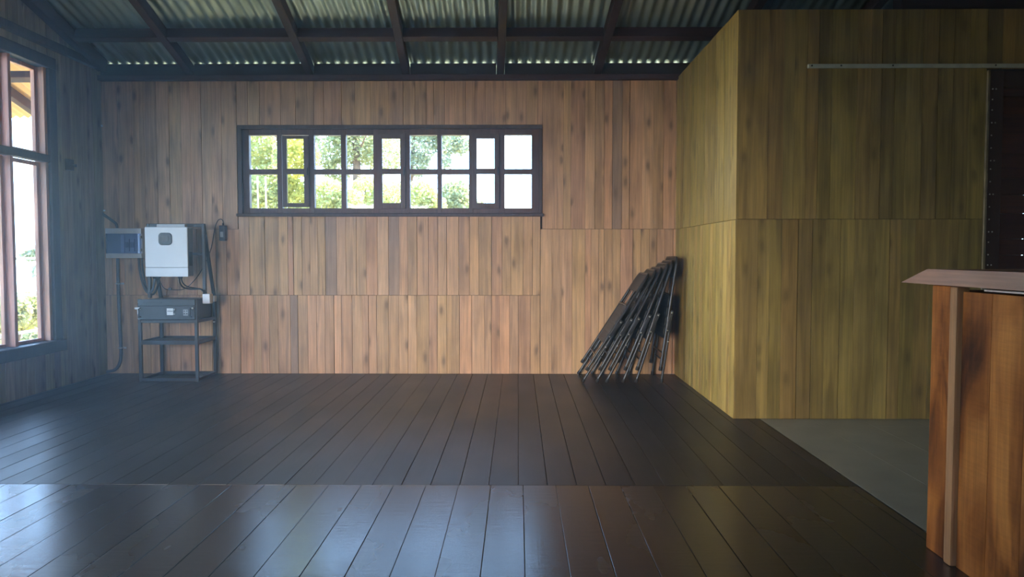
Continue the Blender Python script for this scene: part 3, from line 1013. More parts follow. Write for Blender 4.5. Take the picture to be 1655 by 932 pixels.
mb = MB()
mb.box((BX0, BY0 + 0.012, BZ0), (BX1, BY1, BZ1), 0.004)
bpart(mb, 'case', M['battery'])
fz0, fz1 = BZ0 + 0.004, 0.600
mb = MB()
mb.box((BX0 - .016, BY0, fz0), (BX1 + 0.016, BY0 + 0.012, fz1), 0.002)
bpart(mb, 'front_panel', M['battery'])
mb = MB()
mb.box((BX0 - .016, BY0 + 0.004, 0.606), (BX1 + .016, BY0 + 0.012, BZ1 + 0.006), 0.002)
mb.box((BX0 + 0.02, BY0, 0.625), (BX0 + 0.17, BY0 + 0.004, 0.632), 0.001)
bpart(mb, 'lid_lip', M['battery'])


def bq(px, py): return at_y(px, py, BY0)


def patch(px0, py0, px1, py1, name, mat, label=None, th=0.002, bev=0.0005):
    a, b = bq(px0, py0), bq(px1, py1)
    mb = MB(); mb.box((a.x, BY0 - th, a.z), (b.x, BY0, b.z), bev)
    return bpart(mb, name, mat, label)


patch(217.5, 496.5, 227, 499.5, 'sticker', M['label'], 'thin pale sticker')
patch(222, 500.5, 223.5, 508, 'sticker', M['label'])
patch(269.5, 498, 280, 509, 'nameplate', M['label'], 'pale rectangular plate')
patch(270.5, 502.2, 279.5, 503.2, 'plate_line', M['battery'], th=0.0026)
patch(296, 500, 304, 510, 'socket_plate', M['greyside'], 'small grey socket plate')
mb = MB()
for px, py in ((298, 502.5), (302, 502.5), (298, 506.5), (302, 506.5)):
    c = bq(px, py); mb.lathe([(0.0045, 0.0), (0.0045, -0.005), (0.002, -0.0055)], (c.x, BY0 - 0.001, c.z), 10, 'y')
bpart(mb, 'sockets', M['black'])
patch(305.5, 496, 315, 513, 'terminal_panel', M['black'], 'black terminal panel', th=0.004, bev=0.001)
for px, py, r in ((311.5, 498, 0.008), (282.5, 500, 0.006), (282.5, 507, 0.006)):
    c = bq(px, py)
    mb = MB(); mb.lathe([(r, 0.0), (r, -0.008), (r * .6, -0.011)], (c.x, BY0 - 0.001, c.z), 12, 'y'); bpart(mb, 'knob', M['steel'] if r > 0.007 else M['lightgrey'])
for sx_ in (BX0 - 0.006, BX1 - 0.02):
    mb = MB(); mb.tube([(sx_ + .01, BY0, 0.515), (sx_ + .01, BY0 - 0.03, 0.522), (sx_ + .01, BY0 - 0.03, 0.578), (sx_ + .01, BY0, 0.585)], 0.005, 8)
    bpart(mb, 'handle', M['black'])

# inverter, hung on the uprights
IX0, IX1, IY0, IY1, IZ0, IZ1 = hx(234.5, 5.86), hx(303.5, 5.86), 5.855, 5.962, hz(447, 5.86), hz(366.5, 5.86)
iv = empty('inverter', ((IX0 + IX1) / 2, IY1, IZ0))
tag(iv, 'white solar inverter with small black display hung on the stand', 'inverter')


def ipart(mb, name, mat, label=None, par=None):
    lx, ly, lz = iv.location
    mb.v = [(x - lx, y - ly, z - lz) for x, y, z in mb.v]
    return mb.build(name, mat, par or iv, label)


mb = MB()
mb.box((IX0 + 0.006, IY0 + 0.012, IZ0 + 0.004), (IX1 - 0.002, IY1, IZ1 - 0.004), 0.004)
ipart(mb, 'housing', M['greyside'], 'grey metal housing')
mb = MB()
zc_ = hz(432.4, 5.86)
mb.box((IX0, IY0, zc_ + 0.0012), (IX1, IY0 + 0.014, IZ1), 0.006)
ipart(mb, 'front_cover', M['white'])
mb = MB()
mb.box((IX0, IY0, IZ0), (IX1, IY0 + 0.014, zc_ - 0.0012), 0.004)
ipart(mb, 'lower_cover', M['white'])
mb = MB()
mb.box((hx(255.5, 5.93), IY1 - 0.05, IZ1 - 0.004), (hx(301, 5.93), IY1 - 0.002, hz(362, 5.93)), 0.003)
ipart(mb, 'mounting_plate', M['lightgrey'])
# rounded-square display
ca, cb = at_y(256, 376, IY0), at_y(278.3, 396, IY0)


def rsq(mb, x0, x1, z0, z1, y0, y1, r, seg=6):
    pts = []
    for cx_, cz_, a0 in ((x1 - r, z1 - r, 0), (x0 + r, z1 - r, 90), (x0 + r, z0 + r, 180), (x1 - r, z0 + r, 270)):
        for i in range(seg + 1):
            a = math.radians(a0 + 90 * i / seg); pts.append((cx_ + r * math.cos(a), cz_ + r * math.sin(a)))
    n = len(pts)
    ins = 0.003
    cx_, cz_ = (x0 + x1) / 2, (z0 + z1) / 2
    vs = [(p[0], y1, p[1]) for p in pts] + [(p[0], y0 + ins, p[1]) for p in pts] + [(cx_ + (p[0] - cx_) * .94, y0, cz_ + (p[1] - cz_) * .94) for p in pts]
    fs = [(i, (i + 1) % n, n + (i + 1) % n, n + i) for i in range(n)] + [(n + i, n + (i + 1) % n, 2 * n + (i + 1) % n, 2 * n + i) for i in range(n)]
    fs.append([2 * n + i for i in range(n)])
    mb.add(vs, fs)


mb = MB(); rsq(mb, ca.x, cb.x, cb.z, ca.z, IY0 - 0.006, IY0 + 0.002, 0.028)
dp = ipart(mb, 'display', M['screen'], 'black rounded display bezel')
mb = MB()
da, db = at_y(261.5, 381, IY0), at_y(273, 390, IY0)
rsq(mb, da.x, db.x, db.z, da.z, IY0 - 0.0075, IY0 - 0.0055, 0.006, 3)
ipart(mb, 'screen', M['screen2'], None, dp)
mb = MB()
for i in range(9):
    yy = IY0 + 0.035 + i * 0.006
    mb.box((IX1 - 0.003, yy, IZ0 + 0.09), (IX1 - 0.0005, yy + 0.003, IZ0 + 0.19))
mb.box((IX1 - 0.003, IY0 + 0.032, IZ0 + 0.085), (IX1 - 0.0012, IY0 + 0.088, IZ0 + 0.195))
ipart(mb, 'side_vent', M['black'], 'dark slotted side vent')
# cable glands
for px in (249, 258, 290, 293):
    c = at_y(px, 447, 5.91)
    mb = MB(); mb.lathe([(0.011, 0.006), (0.012, -0.012), (0.009, -0.02)], (c.x, 5.91, IZ0 + 0.004), 12); ipart(mb, 'cable_gland', M['cable'])

# ------------------------------------------------------------------ breaker box on the wall
KY = 6.118
KX0, KX1, KZ0, KZ1 = hx(170.5, KY), hx(228.5, KY), hz(417, KY), hz(368.5, KY)
kb = empty('breaker_box', ((KX0 + KX1) / 2, YB, KZ0))
tag(kb, 'pale grey breaker box with smoked blue cover on the wall left of the inverter', 'breaker box')


def kpart(mb, name, mat, label=None, par=None):
    lx, ly, lz = kb.location
    mb.v = [(x - lx, y - ly, z - lz) for x, y, z in mb.v]
    return mb.build(name, mat, par or kb, label)


kz0, kz1 = hz(409.5, KY), hz(377, KY)
mb = MB()
mb.box((KX0, KY + 0.02, KZ0), (KX1, YB - 0.003, KZ1), 0.006)
mb.box((KX0, KY, KZ0), (KX1, KY + 0.02, kz0), 0.004)
mb.box((KX0, KY, kz1), (KX1, KY + 0.02, KZ1), 0.004)
kpart(mb, 'enclosure', M['lightgrey'])
cz_ = (kz0 + kz1) / 2
for pa, pb, ya, yb_, mt, tg in ((194, 200.2, 379, 408, 'white', None), (201.2, 208.4, 386, 406, 'lightgrey', (202, 207.5)), (208.8, 216.5, 386, 406, 'lightgrey', (209.6, 215.8))):
    p, q_ = at_y(pa, ya, KY), at_y(pb, yb_, KY)
    mb = MB(); mb.box((p.x, KY + 0.008, q_.z), (q_.x, KY + 0.02, p.z), 0.002)
    br = kpart(mb, 'breaker', M[mt])
    if tg:
        p, q_ = at_y(tg[0], 391, KY), at_y(tg[1], 400, KY)
        mb = MB(); mb.box((p.x, KY + 0.003, q_.z), (q_.x, KY + 0.008, p.z), 0.002); kpart(mb, 'toggle', M['greyside'], None, br)
mb = MB()
mb.box((KX0 + 0.004, KY - 0.006, kz0 + 0.001), (KX1 - 0.012, KY - 0.003, kz1 - 0.001), 0.001)
mb.box((KX0 + 0.004, KY - 0.003, kz0 + 0.001), (KX0 + 0.008, KY + 0.018, kz1 - 0.001))
mb.box((KX1 - 0.016, KY - 0.003, kz0 + 0.001), (KX1 - 0.012, KY + 0.018, kz1 - 0.001))
kpart(mb, 'cover', M['bluedoor'], 'smoked blue transparent cover')
for za, zb in ((kz0 + 0.02, kz0 + 0.04), (kz1 - 0.04, kz1 - 0.02)):
    mb = MB(); mb.box((KX1 - 0.012, KY - 0.004, za), (KX1 - 0.002, KY + 0.02, zb), 0.002); kpart(mb, 'hinge', M['greyside'])


# ------------------------------------------------------------------ conduits and cables
def smooth_path(pts, n=8):
    P = [Vector(p) for p in pts]
    out = []
    for i in range(len(P) - 1):
        p0 = P[max(0, i - 1)]; p1 = P[i]; p2 = P[i + 1]; p3 = P[min(len(P) - 1, i + 2)]
        for k in range(n):
            t = k / n
            out.append(0.5 * ((2 * p1) + (p2 - p0) * t + (2 * p0 - 5 * p1 + 4 * p2 - p3) * t * t + (3 * p1 - p0 - 3 * p2 + p3) * t ** 3))
    out.append(P[-1])
    return out


def pxpath(lst, Y): return [at_y(a, b, (Y if len(c) == 0 else c[0])) for a, b, *c in lst]


def cable(name, pts, r, mat, label, cat, seg=10):
    mb = MB(); mb.tube(smooth_path(pts), r, seg)
    return tag(mb.build(name, mat), label, cat)


def clip(par, px, py, Y, r, side=1):
    c = at_y(px, py, Y)
    mb = MB()
    mb.tube([(c.x - r * 1.25, Y + r, c.z), (c.x - r * 1.2, Y - r * .4, c.z), (c.x - r * .5, Y - r * 1.2, c.z), (c.x + r * .5, Y - r * 1.2, c.z), (c.x + r * 1.2, Y - r * .4, c.z), (c.x + r * 1.25, Y + r, c.z)], 0.006, 8)
    mb.box((c.x + side * r * 1.2, Y + r * .35, c.z - 0.007), (c.x + side * (r * 1.2 + 0.028), Y + r * 0.98, c.z + 0.007), 0.001)
    return mb.build('clip', M['steel'], par)


rc = 0.013
Yc = YB - rc - 0.001
c1 = cable('conduit', pxpath([(190, 417.5), (190.5, 440), (192, 490), (194.5, 545), (195.5, 570), (193.5, 586), (187, 596.5), (176, 600), (163, 601)], Yc), rc, M['conduit'],
           'grey conduit dropping from the breaker box and bending left at the floor', 'conduit')
clip(c1, 191.2, 458, Yc, rc); clip(c1, 195.2, 562, Yc, rc)
c2 = cable('conduit', pxpath([(156, 128), (157, 180), (157.5, 260), (159, 325), (163, 342), (178, 354), (187, 361), (189.5, 368.5)], Yc), 0.011, M['conduit'],
           'grey conduit coming down the left corner to the top of the breaker box', 'conduit')
clip(c2, 157.2, 203, Yc, 0.011); clip(c2, 161, 340, Yc, 0.011)
Yk = 6.15
cable('cable', pxpath([(224.5, 417, Yk), (226, 436, Yk), (231, 458, 6.08), (238, 472, 6.02), (245, 471, 5.95), (249, 460, 5.92), (250, 449.5, 5.91)], Yk), 0.010, M['conduit'],
      'thick grey cable looping from the breaker box up into the inverter', 'cable')
cable('cable', pxpath([(229, 414, Yk), (230, 430, Yk), (233.5, 452, 6.10), (240, 474.5, 6.03), (249, 474, 5.98), (254.5, 462, 5.93), (257.5, 449.5, 5.91)], Yk), 0.008, M['cable'],
      'black cable looping beside the thick grey one under the inverter', 'cable')
cable('cable', pxpath([(290, 449.5, 5.91), (291, 457, 5.92), (297, 464.5, 5.95), (310, 467, 6.0), (324, 467, 5.97), (331, 474.0, 5.93)], 5.95), 0.0065, M['cable'],
      'black lead from the inverter underside to the white plug on the battery', 'cable')
cable('cable', pxpath([(293, 449.5, 5.91), (295.5, 457, 5.94), (303, 463, 6.0), (316, 465.5, 6.05), (329, 468.5, 5.97), (334, 474.0, 5.93)], 5.95), 0.0055, M['cable'],
      'second thinner lead hanging right beside it to the white plug', 'cable')
cw = cable('cable', pxpath([(258, 449.5, 5.91), (260, 458, 5.95), (266, 466, 6.05), (276, 468, 6.10), (297, 467, 6.12), (312, 455, 6.15), (326, 436, 6.19), (340, 405, 6.205), (347, 370, 6.205), (351.5, 357, 6.205), (357, 354, 6.205), (360.5, 357.5, 6.2), (361.2, 364, 6.195)], 6.0), 0.0032, M['cable'],
           'long thin black wire looping from the inverter up to the wall adapter', 'cable')
q = at_y(275, 467, 6.09)
mb = MB(); mb.box((q.x - 0.014, q.y - 0.009, q.z - 0.008), (q.x + 0.014, q.y + 0.011, q.z + 0.010), 0.003); mb.build('connector', M['conduit'], cw)

# black adapter on the wall
ax0, ax1 = hx(355.8, 6.19), hx(366, 6.19)
az0, az1 = hz(389, 6.19), hz(364, 6.19)
ad = empty('power_adapter', ((ax0 + ax1) / 2, YB, az0))
tag(ad, 'small black power adapter hanging on the wall right of the stand', 'adapter')
mb = MB(); mb.box((ax0, 6.165, az0), (ax1, YB - 0.003, az1), 0.008)
mb.v = [(x - ad.location.x, y - ad.location.y, z - ad.location.z) for x, y, z in mb.v]
mb.build('body', M['blackgloss'], ad)
mb = MB(); mb.box((ax0 + .012, 6.163, az0 + .03), (ax1 - .016, 6.1655, az0 + .075), 0.001)
mb.v = [(x - ad.location.x, y - ad.location.y, z - ad.location.z) for x, y, z in mb.v]
mb.build('label_plate', M['greyside'], ad, 'glossy grey label')
mb = MB(); mb.tube([(hx(361, 6.19), 6.19, az1 - 0.005), (hx(361, 6.19), 6.19, az1 + 0.02)], 0.007, 8)
mb.v = [(x - ad.location.x, y - ad.location.y, z - ad.location.z) for x, y, z in mb.v]
mb.build('strain_relief', M['cable'], ad)

# white plug block on the battery
wp = empty('plug_block', (RXb, 5.94, 0.612))
tag(wp, 'white plug block fixed to the right side of the stand at battery height', 'plug')
mb = MB(); mb.box((0.002, -0.045, 0.0), (0.062, 0.02, 0.078), 0.006); mb.build('body', M['white'], wp)
mb = MB(); mb.box((0.01, 0.021, 0.012), (0.07, 0.075, 0.060), 0.005); mb.build('side_plug', M['lightgrey'], wp)

# switch box on the left wall
sa = at_x(110, 267, XL)
sw = empty('wall_switch', (XL, sa.y, sa.z)); tag(sw, 'small grey switch box with short lever high on the left wall', 'switch')
mb = MB(); mb.box((0.0015, -0.045, -0.04), (0.03, 0.03, 0.045), 0.004); mb.build('box', M['conduit'], sw)
mb = MB(); mb.tube([(0.028, 0.0, 0.0), (0.05, 0.006, -0.004)], 0.007, 8); mb.box((0.04, -0.004, -0.014), (0.06, 0.016, 0.008), 0.003); mb.build('lever', M['conduit'], sw)

# ------------------------------------------------------------------ folding chairs
CWD = 0.42


def make_chair():
    root = empty('folding_chair')
    r = 0.0105
    # main frame: from the floor side up and over the back
    for y, nm in ((0.0, 1), (CWD, 1)):
        pass
    arch = [(0, 0, 0.10), (0, 0, 0.93)]
    for k in range(1, 7):
        a = math.pi / 2 * k / 6
        arch.append((0, 0.055 * (1 - math.cos(a)), 0.93 + 0.055 * math.sin(a)))
    for k in range(1, 7):
        a = math.pi / 2 * k / 6
        arch.append((0, CWD - 0.055 + 0.055 * math.sin(a), 0.985 - 0.055 * (1 - math.cos(a))))
    arch.append((0, CWD, 0.10))
    MB().tube(arch, r, 10).build('back_frame', M['blackgloss'], root)
    for y in (0.0, CWD):
        MB().tube([(0.026, y + (0.013 if y == 0 else -0.013), 0.0), (0.026, y + (0.013 if y == 0 else -0.013), 0.49)], r, 10).build('rear_leg', M['blackgloss'], root)
    b = MB(); b.tube([(0.026, 0.013, 0.17), (0.026, CWD - 0.013, 0.17)], 0.007, 8); b.build('stretcher', M['blackgloss'], root)
    b = MB(); b.tube([(0.0, 0.0, 0.235), (0.0, CWD, 0.235)], 0.007, 8); b.build('stretcher', M['blackgloss'], root)
    # curved backrest
    b = MB()
    nu, nw = 8, 10
    vs, fs = [], []
    for side in (0, 1):
        for i in range(nu + 1):
            for j in range(nw + 1):
                u = i / nu; w_ = j / nw
                y = 0.004 + (CWD - 0.008) * w_
                z = 0.825 + 0.162 * u
                cr = 0.06
                if u > 0.62:
                    t = (u - 0.62) / 0.38
                    ins = cr * (1 - math.sqrt(max(0, 1 - t * t)))
                    y = 0.004 + ins + (CWD - 0.008 - 2 * ins) * w_
                x = -0.004 + 0.010 * math.sin(math.pi * w_) * 0.6 + (0.005 if side else -0.005)
                vs.append((x, y, z))
    st = (nu + 1) * (nw + 1)
    for i in range(nu):
        for j in range(nw):
            a = i * (nw + 1) + j
            fs.append((a, a + 1, a + nw + 2, a + nw + 1)); fs.append((st + a, st + a + nw + 1, st + a + nw + 2, st + a + 1))
    rim = [j for j in range(nw + 1)] + [(i) * (nw + 1) + nw for i in range(1, nu + 1)] + [nu * (nw + 1) + j for j in range(nw - 1, -1, -1)] + [i * (nw + 1) for i in range(nu - 1, 0, -1)]
    for a, c in zip(rim, rim[1:] + rim[:1]): fs.append((a, st + a, st + c, c))
    b.add(vs, fs, True); b.build('backrest', M['seat'], root)
    # two uprights under the backrest
    for y in (0.13, CWD - 0.13):
        MB().box((-0.004, y - 0.012, 0.68), (0.003, y + 0.012, 0.835), 0.002).build('back_strap', M['blackgloss'], root)
    # seat folded flat between the frames, with moulded ribs
    b = MB()
    b.box((-0.006, 0.016, 0.345), (0.012, CWD - 0.016, 0.685), 0.006)
    for k in range(4):
        z = 0.37 + k * 0.078
        b.box((-0.0095, 0.045, z), (-0.005, CWD - 0.045, z + 0.062), 0.003)
        for q in range(5):
            b.box((-0.011, 0.06, z + 0.008 + q * 0.0105), (-0.009, CWD - 0.06, z + 0.012 + q * 0.0105))
    st_ = b.build('seat', M['seat'], root)
    rl = MB(); rl.tube([(-0.008, 0.02, 0.69), (-0.010, CWD / 2, 0.694), (-0.008, CWD - 0.02, 0.69)], 0.007, 8); rl.build('seat_lip', M['blackgloss'], st_)
    # hinge links and rivets
    for y, s in ((0.0, -1), (CWD, 1)):
        yy = y + s * 0.0125
        h = MB(); h.bar((0.004, yy, 0.40), (0.022, yy, 0.57), 0.005, 0.022, 0.001, up=(1, 0, 0)); hl = h.build('hinge_link', M['blackgloss'], root)
        for z, x in ((0.415, 0.006), (0.555, 0.02), (0.33, 0.026)):
            p = MB(); p.lathe([(0.006, 0.0), (0.006, s * 0.003), (0.003, s * 0.005)], (x, yy + s * 0.0025, z), 10, 'y'); p.build('rivet', M['steel'], hl)
    # rubber feet
    for x, y, z in ((0.026, 0.013, 0.0), (0.026, CWD - 0.013, 0.0), (0, 0, 0.095), (0, CWD, 0.095)):
        f = MB(); f.lathe([(0.012, 0.0), (0.0135, 0.004), (0.0135, 0.026), (0.012, 0.03)], (x, y, z), 12); f.build('rubber_foot', M['rubber'], root)
    return root


def copy_tree(o, parent=None):
    c = o.copy(); COL.objects.link(c)
    if parent is not None: c.parent = parent
    for ch in list(o.children): copy_tree(ch, c)
    return c


labs = ['outermost black folding chair, leftmost and most slanted of the leaning stack, its seat face showing',
        'second folding chair from the left in the stack leaning in the corner',
        'third folding chair from the left in the stack leaning in the corner',
        'fourth folding chair from the left in the leaning stack, third from the partition',
        'fifth folding chair from the left in the leaning stack, next to the steepest one',
        'innermost folding chair standing almost upright against the partition']
proto = make_chair()
chs = [(941, 32.8), (963.6, 29.2), (979.7, 27.0), (1006.5, 21.9), (1027.5, 18.0), (1068.6, 8.2)]
for i, ((px, ang), lb) in enumerate(zip(chs, labs)):
    o = proto if i == 0 else copy_tree(proto)
    a = math.radians(ang)
    Yn = 5.775
    X = hx(px, Yn, 619)
    # leg foot (local x = .026) sits on the floor: lift so that the lowest rim touches
    o.rotation_euler = (0, a, random.uniform(-0.006, 0.006))
    o.location = (X - 0.026 * math.cos(a), Yn - 0.013, 0.026 * math.sin(a) + 0.0125 * math.sin(a) + 0.001)
    tag(o, lb, 'folding chair', 'folding chairs leaning in the corner')

# ------------------------------------------------------------------ outside: ground, railing, shrubs, trees, white building
mb = MB()
mb.add([(-9, -6, -0.7), (9, -6, -0.7), (9, 18, -0.7), (-9, 18, -0.7), (-9, -6, -1.2), (9, -6, -1.2), (9, 18, -1.2), (-9, 18, -1.2)],
       [(0, 1, 2, 3), (4, 7, 6, 5), (0, 4, 5, 1), (1, 5, 6, 2), (2, 6, 7, 3), (3, 7, 4, 0)])
tag(mb.build('ground', M['ground']), kind='structure')
rl = empty('veranda_railing', (-4.9, 6, -0.1)); tag(rl, 'grey green veranda railing of horizontal bars outside the left window', 'railing')
for z in (0.965, 0.60, 0.235):
    MB().bar((0, -8, z + 0.1), (0, 5.5, z + 0.1), 0.035, 0.028, 0.004).build('rail', M['rail'], rl)
for y in (5.2, 3.3, 0.2, -2.8, -5.8):
    MB().box((-0.025, y - 0.025, -0.62), (0.025, y + 0.025, 1.09), 0.004).build('post', M['rail'], rl)


def leaf_cloud(mb, blobs, n, size, flat=0.5):
    tot = sum(b[3] ** 2 for b in blobs)
    for bx, by, bz, br, *sq in blobs:
        s = sq[0] if sq else 1.0
        cnt = int(3.2 * n * br ** 2 / tot)
        for _ in range(cnt):
            while True:
                p = Vector((random.uniform(-1, 1), random.uniform(-1, 1), random.uniform(-1, 1)))
                if 0.1 < p.length < 1: break
            p = p * (p.length ** -0.35)
            if p.length > 1: p.normalize()
            c = Vector((bx + p.x * br, by + p.y * br, bz + p.z * br * s))
            d = Vector((random.gauss(0, 1), random.gauss(0, 1), random.gauss(-0.4, 0.8))).normalized()
            nrm = Vector((random.gauss(0, 1), random.gauss(0, 1), random.gauss(0.3, 1))).normalized()
            sd = d.cross(nrm).normalized()
            l = size * random.uniform(0.6, 1.3); w_ = l * random.uniform(0.28, 0.42)
            up = sd.cross(d) * (w_ * 0.3)
            mb.tint = (random.random(), 0, 0, 1)
            mb.add([c, c + d * l * .45 + sd * w_ + up, c + d * l, c + d * l * .45 - sd * w_ + up], [(0, 1, 2), (0, 2, 3)])


def branchy(mb, base, top, r, n):
    base, top = Vector(base), Vector(top)
    mid = base.lerp(top, .5) + Vector((random.uniform(-.1, .1), random.uniform(-.1, .1), 0))
    mb.tube(smooth_path([base, mid, top], 5), r, 8, radii=[r * (1 - .55 * i / 10) for i in range(11)])
    sc_ = 0.28 if n < 0 else 1.0
    for _ in range(abs(n)):
        t = random.uniform(.3, .98) if n > 0 else random.uniform(.75, .98)
        p = base.lerp(top, t)
        a = random.uniform(0, 2 * math.pi)
        e = p + Vector((math.cos(a), math.sin(a), random.uniform(.2, .8))) * (random.uniform(.5, 1.3) * sc_)
        mb.tube(smooth_path([p, p.lerp(e, .5) + Vector((0, 0, -.06)), e], 3), r * .2, 6, radii=[r * .18 * (1 - .7 * i / 6) for i in range(7)])


def tree(name, blobs, n, size, leafmat, trunk, lab, cat, group=None):
    root = empty(name, (trunk[0][0], trunk[0][1], trunk[0][2]))
    off = Vector(root.location)
    mb = MB(); leaf_cloud(mb, [(b[0] - off.x, b[1] - off.y, b[2] - off.z) + tuple(b[3:]) for b in blobs], n, size)
    mb.build('foliage', leafmat, root)
    mb = MB(); branchy(mb, Vector(trunk[0]) - off, Vector(trunk[1]) - off, trunk[2], trunk[3])
    mb.build('trunk', M['bark'], root)
    return tag(root, lab, cat, group)


def B(px, py, Y, rpx, s=1.0):
    p = at_y(px, py, Y)
    return (p.x, p.y, p.z, rpx * Y / F, s)


tree('broadleaf_tree', [B(415, 235, 12, 34), B(440, 300, 12, 38), B(478, 250, 11.5, 36), B(470, 320, 12, 34), B(400, 320, 12, 30)], 3600, 0.062, M['leafA'],
     ((at_y(455, 330, 12).x, 12, -0.7), (at_y(450, 230, 12).x, 12, at_y(450, 200, 12).z), 0.07, 10), 'yellow green tree behind the two leftmost columns of the long window', 'tree', 'trees outside the long window')
tree('broadleaf_tree', [B(530, 235, 12.5, 36), B(575, 225, 12.5, 42), B(620, 245, 12.5, 36), B(560, 190, 12.5, 40), B(545, 275, 12.5, 22)], 2700, 0.058, M['leafB'],
     ((at_y(586, 330, 12.5).x, 12.5, -0.7), (at_y(576, 210, 12.5).x, 12.5, at_y(576, 170, 12.5).z), 0.11, 14), 'green tree with a thick trunk seen through the middle of the long window', 'tree', 'trees outside the long window')
tree('broadleaf_tree', [B(675, 230, 14, 34), B(725, 225, 14, 26), B(745, 232, 14, 17), B(672, 265, 14, 22), B(722, 263, 14, 10), B(690, 190, 14, 40)], 2300, 0.062, M['leafC'],
     ((at_y(664, 330, 14).x, 14, -0.7), (at_y(672, 210, 14).x, 14, at_y(672, 170, 14).z), 0.06, 8), 'grey green tree overhanging right of the middle sash of the long window', 'tree', 'trees outside the long window')
for bl, n, mt, lab in (
        ([B(530, 318, 10, 34, .9), B(560, 330, 10, 28)], 1000, 'leafA', 'yellow green bush low behind the third window column from the left'),
        ([B(590, 305, 11.6, 22), B(632, 320, 11.6, 30), B(610, 335, 11.6, 24)], 1000, 'leafA', 'leafy bush low behind the middle sash of the long window'),
        ([B(680, 318, 10.3, 26), B(697, 335, 10.3, 24)], 700, 'leafA', 'bright bush low behind the window column right of the middle sash'),
        ([B(735, 312, 10.8, 24), B(745, 335, 10.8, 28), B(776, 333, 10.8, 9)], 800, 'leafB', 'green bush low beside the right sash of the long window')):
    c = bl[0]
    tree('bush', bl, n, 0.055, M[mt], ((c[0], c[1], -0.7), (c[0], c[1], c[2]), 0.03, -6), lab, 'bush', 'bushes outside the long window')
# shrubs beyond the veranda
for (px, py, Y, r, n, mt, lab) in ((44, 500, 8.6, 36, 1300, 'leafA', 'yellow green shrub beyond the railing in the last pane of the left window'),
                                   (10, 505, 8.0, 34, 900, 'leafB', 'green shrub beyond the railing at the left photo edge'),
                                   (63, 543, 10.6, 24, 600, 'leafB', 'low green shrub beside the far end of the veranda railing')):
    bl = [B(px, py, Y, r, .8), B(px + 14, py - 6, Y, r * .6), B(px - 14, py + 12, Y, r * .7)]
    tree('shrub', bl, n, 0.055, M[mt], ((bl[0][0], bl[0][1], -0.7), (bl[0][0], bl[0][1], bl[0][2]), 0.025, -6), lab, 'shrub', 'shrubs beyond the veranda')
tree('shrub', [B(64, 408, 10, 9), B(48, 411, 10, 6, .5), B(66, 440, 10, 5)], 160, 0.10, M['leafC'], ((at_y(80, 560, 10).x, 10, -0.7), (at_y(68, 440, 10).x, 10, at_y(68, 410, 10).z), 0.02, 3),
     'thin twig of leaves just above the top rail outside the left window', 'shrub')
for px, yy, lab in ((416, 9.5, 'thin pale pole outside, left one in the lower left pane'), (429, 9.5, 'thin pale pole outside, right one in the lower left pane')):
    p = at_y(px, 285, yy)
    mb = MB(); mb.tube([(p.x, yy, -0.7), (p.x + .01, yy, 0.8), (p.x, yy, p.z)], 0.011, 8)
    for z in (0.2, 0.9, 1.5):
        mb.tube([(p.x, yy, z - .006), (p.x, yy, z + .006)], 0.014, 8)
    tag(mb.build('garden_pole', M['bamboo']), lab, 'pole', 'poles outside the window')
# small white building
hb = at_y(590, 327, 17)
hh = empty('white_building', (hb.x, 17, -0.7)); tag(hh, 'small white building glimpsed between leaves low in the long window', 'building')
MB().box((-0.11, 0, 0), (0.11, 1.2, hb.z + 0.7 + 0.06), 0.003).build('wall', M['stucco'], hh)
MB().box((-0.125, -0.03, hb.z + 0.76), (0.125, 1.23, hb.z + 0.80), 0.003).build('roof', M['stucco'], hh)

# ------------------------------------------------------------------ light
SKY = 12.0
HAZE = 0.024  # density of a volume added to imitate the bluish lens glare veil
if HAZE:
    m = bpy.data.materials.new('added_haze'); m.use_nodes = True
    nt = m.node_tree; nt.nodes.remove(nt.nodes['Principled BSDF'])
    v = N(nt, 'ShaderNodeVolumeScatter'); v.inputs['Density'].default_value = HAZE; v.inputs['Anisotropy'].default_value = 0.55
    v.inputs['Color'].default_value = (0.52, 0.78, 1.0, 1)
    L(nt, v.outputs[0], nt.nodes['Material Output'].inputs['Volume'])
    mb = MB(); mb.box((XL - 0.09, YF - 0.08, -0.1), (XE + 0.08, YB + 0.08, 5.0))
    hz_o = mb.build('haze', m)
    tag(hz_o, 'thin bluish haze added to imitate lens glare', 'haze', None, 'stuff')
wld = bpy.data.worlds.new('sky'); S.world = wld; wld.use_nodes = True
bg = wld.node_tree.nodes['Background']
wn = wld.node_tree
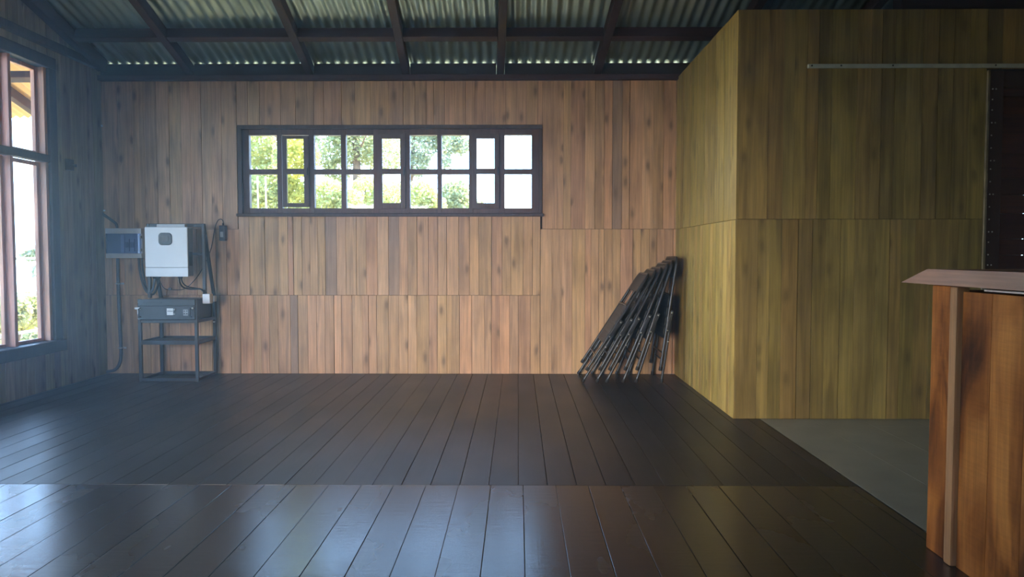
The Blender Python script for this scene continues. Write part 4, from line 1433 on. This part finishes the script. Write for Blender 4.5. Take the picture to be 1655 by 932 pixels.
wtc = N(wn, 'ShaderNodeTexCoord'); wsp = N(wn, 'ShaderNodeSeparateXYZ'); L(wn, wtc.outputs['Generated'], wsp.inputs[0])
welev = math_node(wn, 'MULTIPLY_ADD', wsp.outputs[2], 0.5, 0.5)
L(wn, ramp(wn, welev, [(0.0, (0.05, 0.06, 0.035, 1)), (0.455, (0.08, 0.09, 0.06, 1)), (0.475, (0.56, 0.80, 1.0, 1)), (0.56, (0.38, 0.65, 1.0, 1)), (0.85, (0.26, 0.50, 1.0, 1))]), bg.inputs[0])
bg.inputs[1].default_value = SKY
sun = bpy.data.lights.new('sun', 'SUN'); sun.energy = 36.0; sun.angle = math.radians(1.0); sun.color = (1.0, 0.93, 0.80)
so = bpy.data.objects.new('sun', sun); COL.objects.link(so)
so.rotation_euler = (Vector((-0.35, -0.55, -1.0))).to_track_quat('-Z', 'Y').to_euler()


def area(name, loc, target, sx_, sy_, energy, col, spread=180):
    l = bpy.data.lights.new(name, 'AREA'); l.shape = 'RECTANGLE'; l.size = sx_; l.size_y = sy_
    l.energy = energy; l.color = col; l.spread = math.radians(spread)
    o = bpy.data.objects.new(name, l); COL.objects.link(o)
    o.location = loc
    o.rotation_euler = (Vector(target) - Vector(loc)).to_track_quat('-Z', 'Y').to_euler()
    return o


area('added_doorway_lamp', (-2.45, YF + 0.02, 1.0), (-0.05, 6.2, -0.75), 1.45, 1.85, 51, (1.0, 0.89, 0.75), 49)  # lamp added at the unseen doorway, spread narrowed to shape the lit patch
area('added_side_lamp', (XL + 0.03, 4.42, 1.15), (1.3, 4.0, 0.6), 0.9, 1.2, 14, (1.0, 0.90, 0.72), 50)  # warm lamp added in front of the window to brighten the partition side
S.view_settings.view_transform = 'Standard'
S.view_settings.look = 'None'
S.view_settings.exposure = 0.0
S.view_settings.gamma = 1.0
S.view_settings.use_curve_mapping = False
try:
    S.cycles.use_denoising = True
    S.cycles.max_bounces = 8
    S.cycles.diffuse_bounces = 4
    S.cycles.transparent_max_bounces = 24
    S.cycles.sample_clamp_indirect = 6.0
    S.cycles.caustics_reflective = False
    S.cycles.caustics_refractive = False
except Exception:
    pass
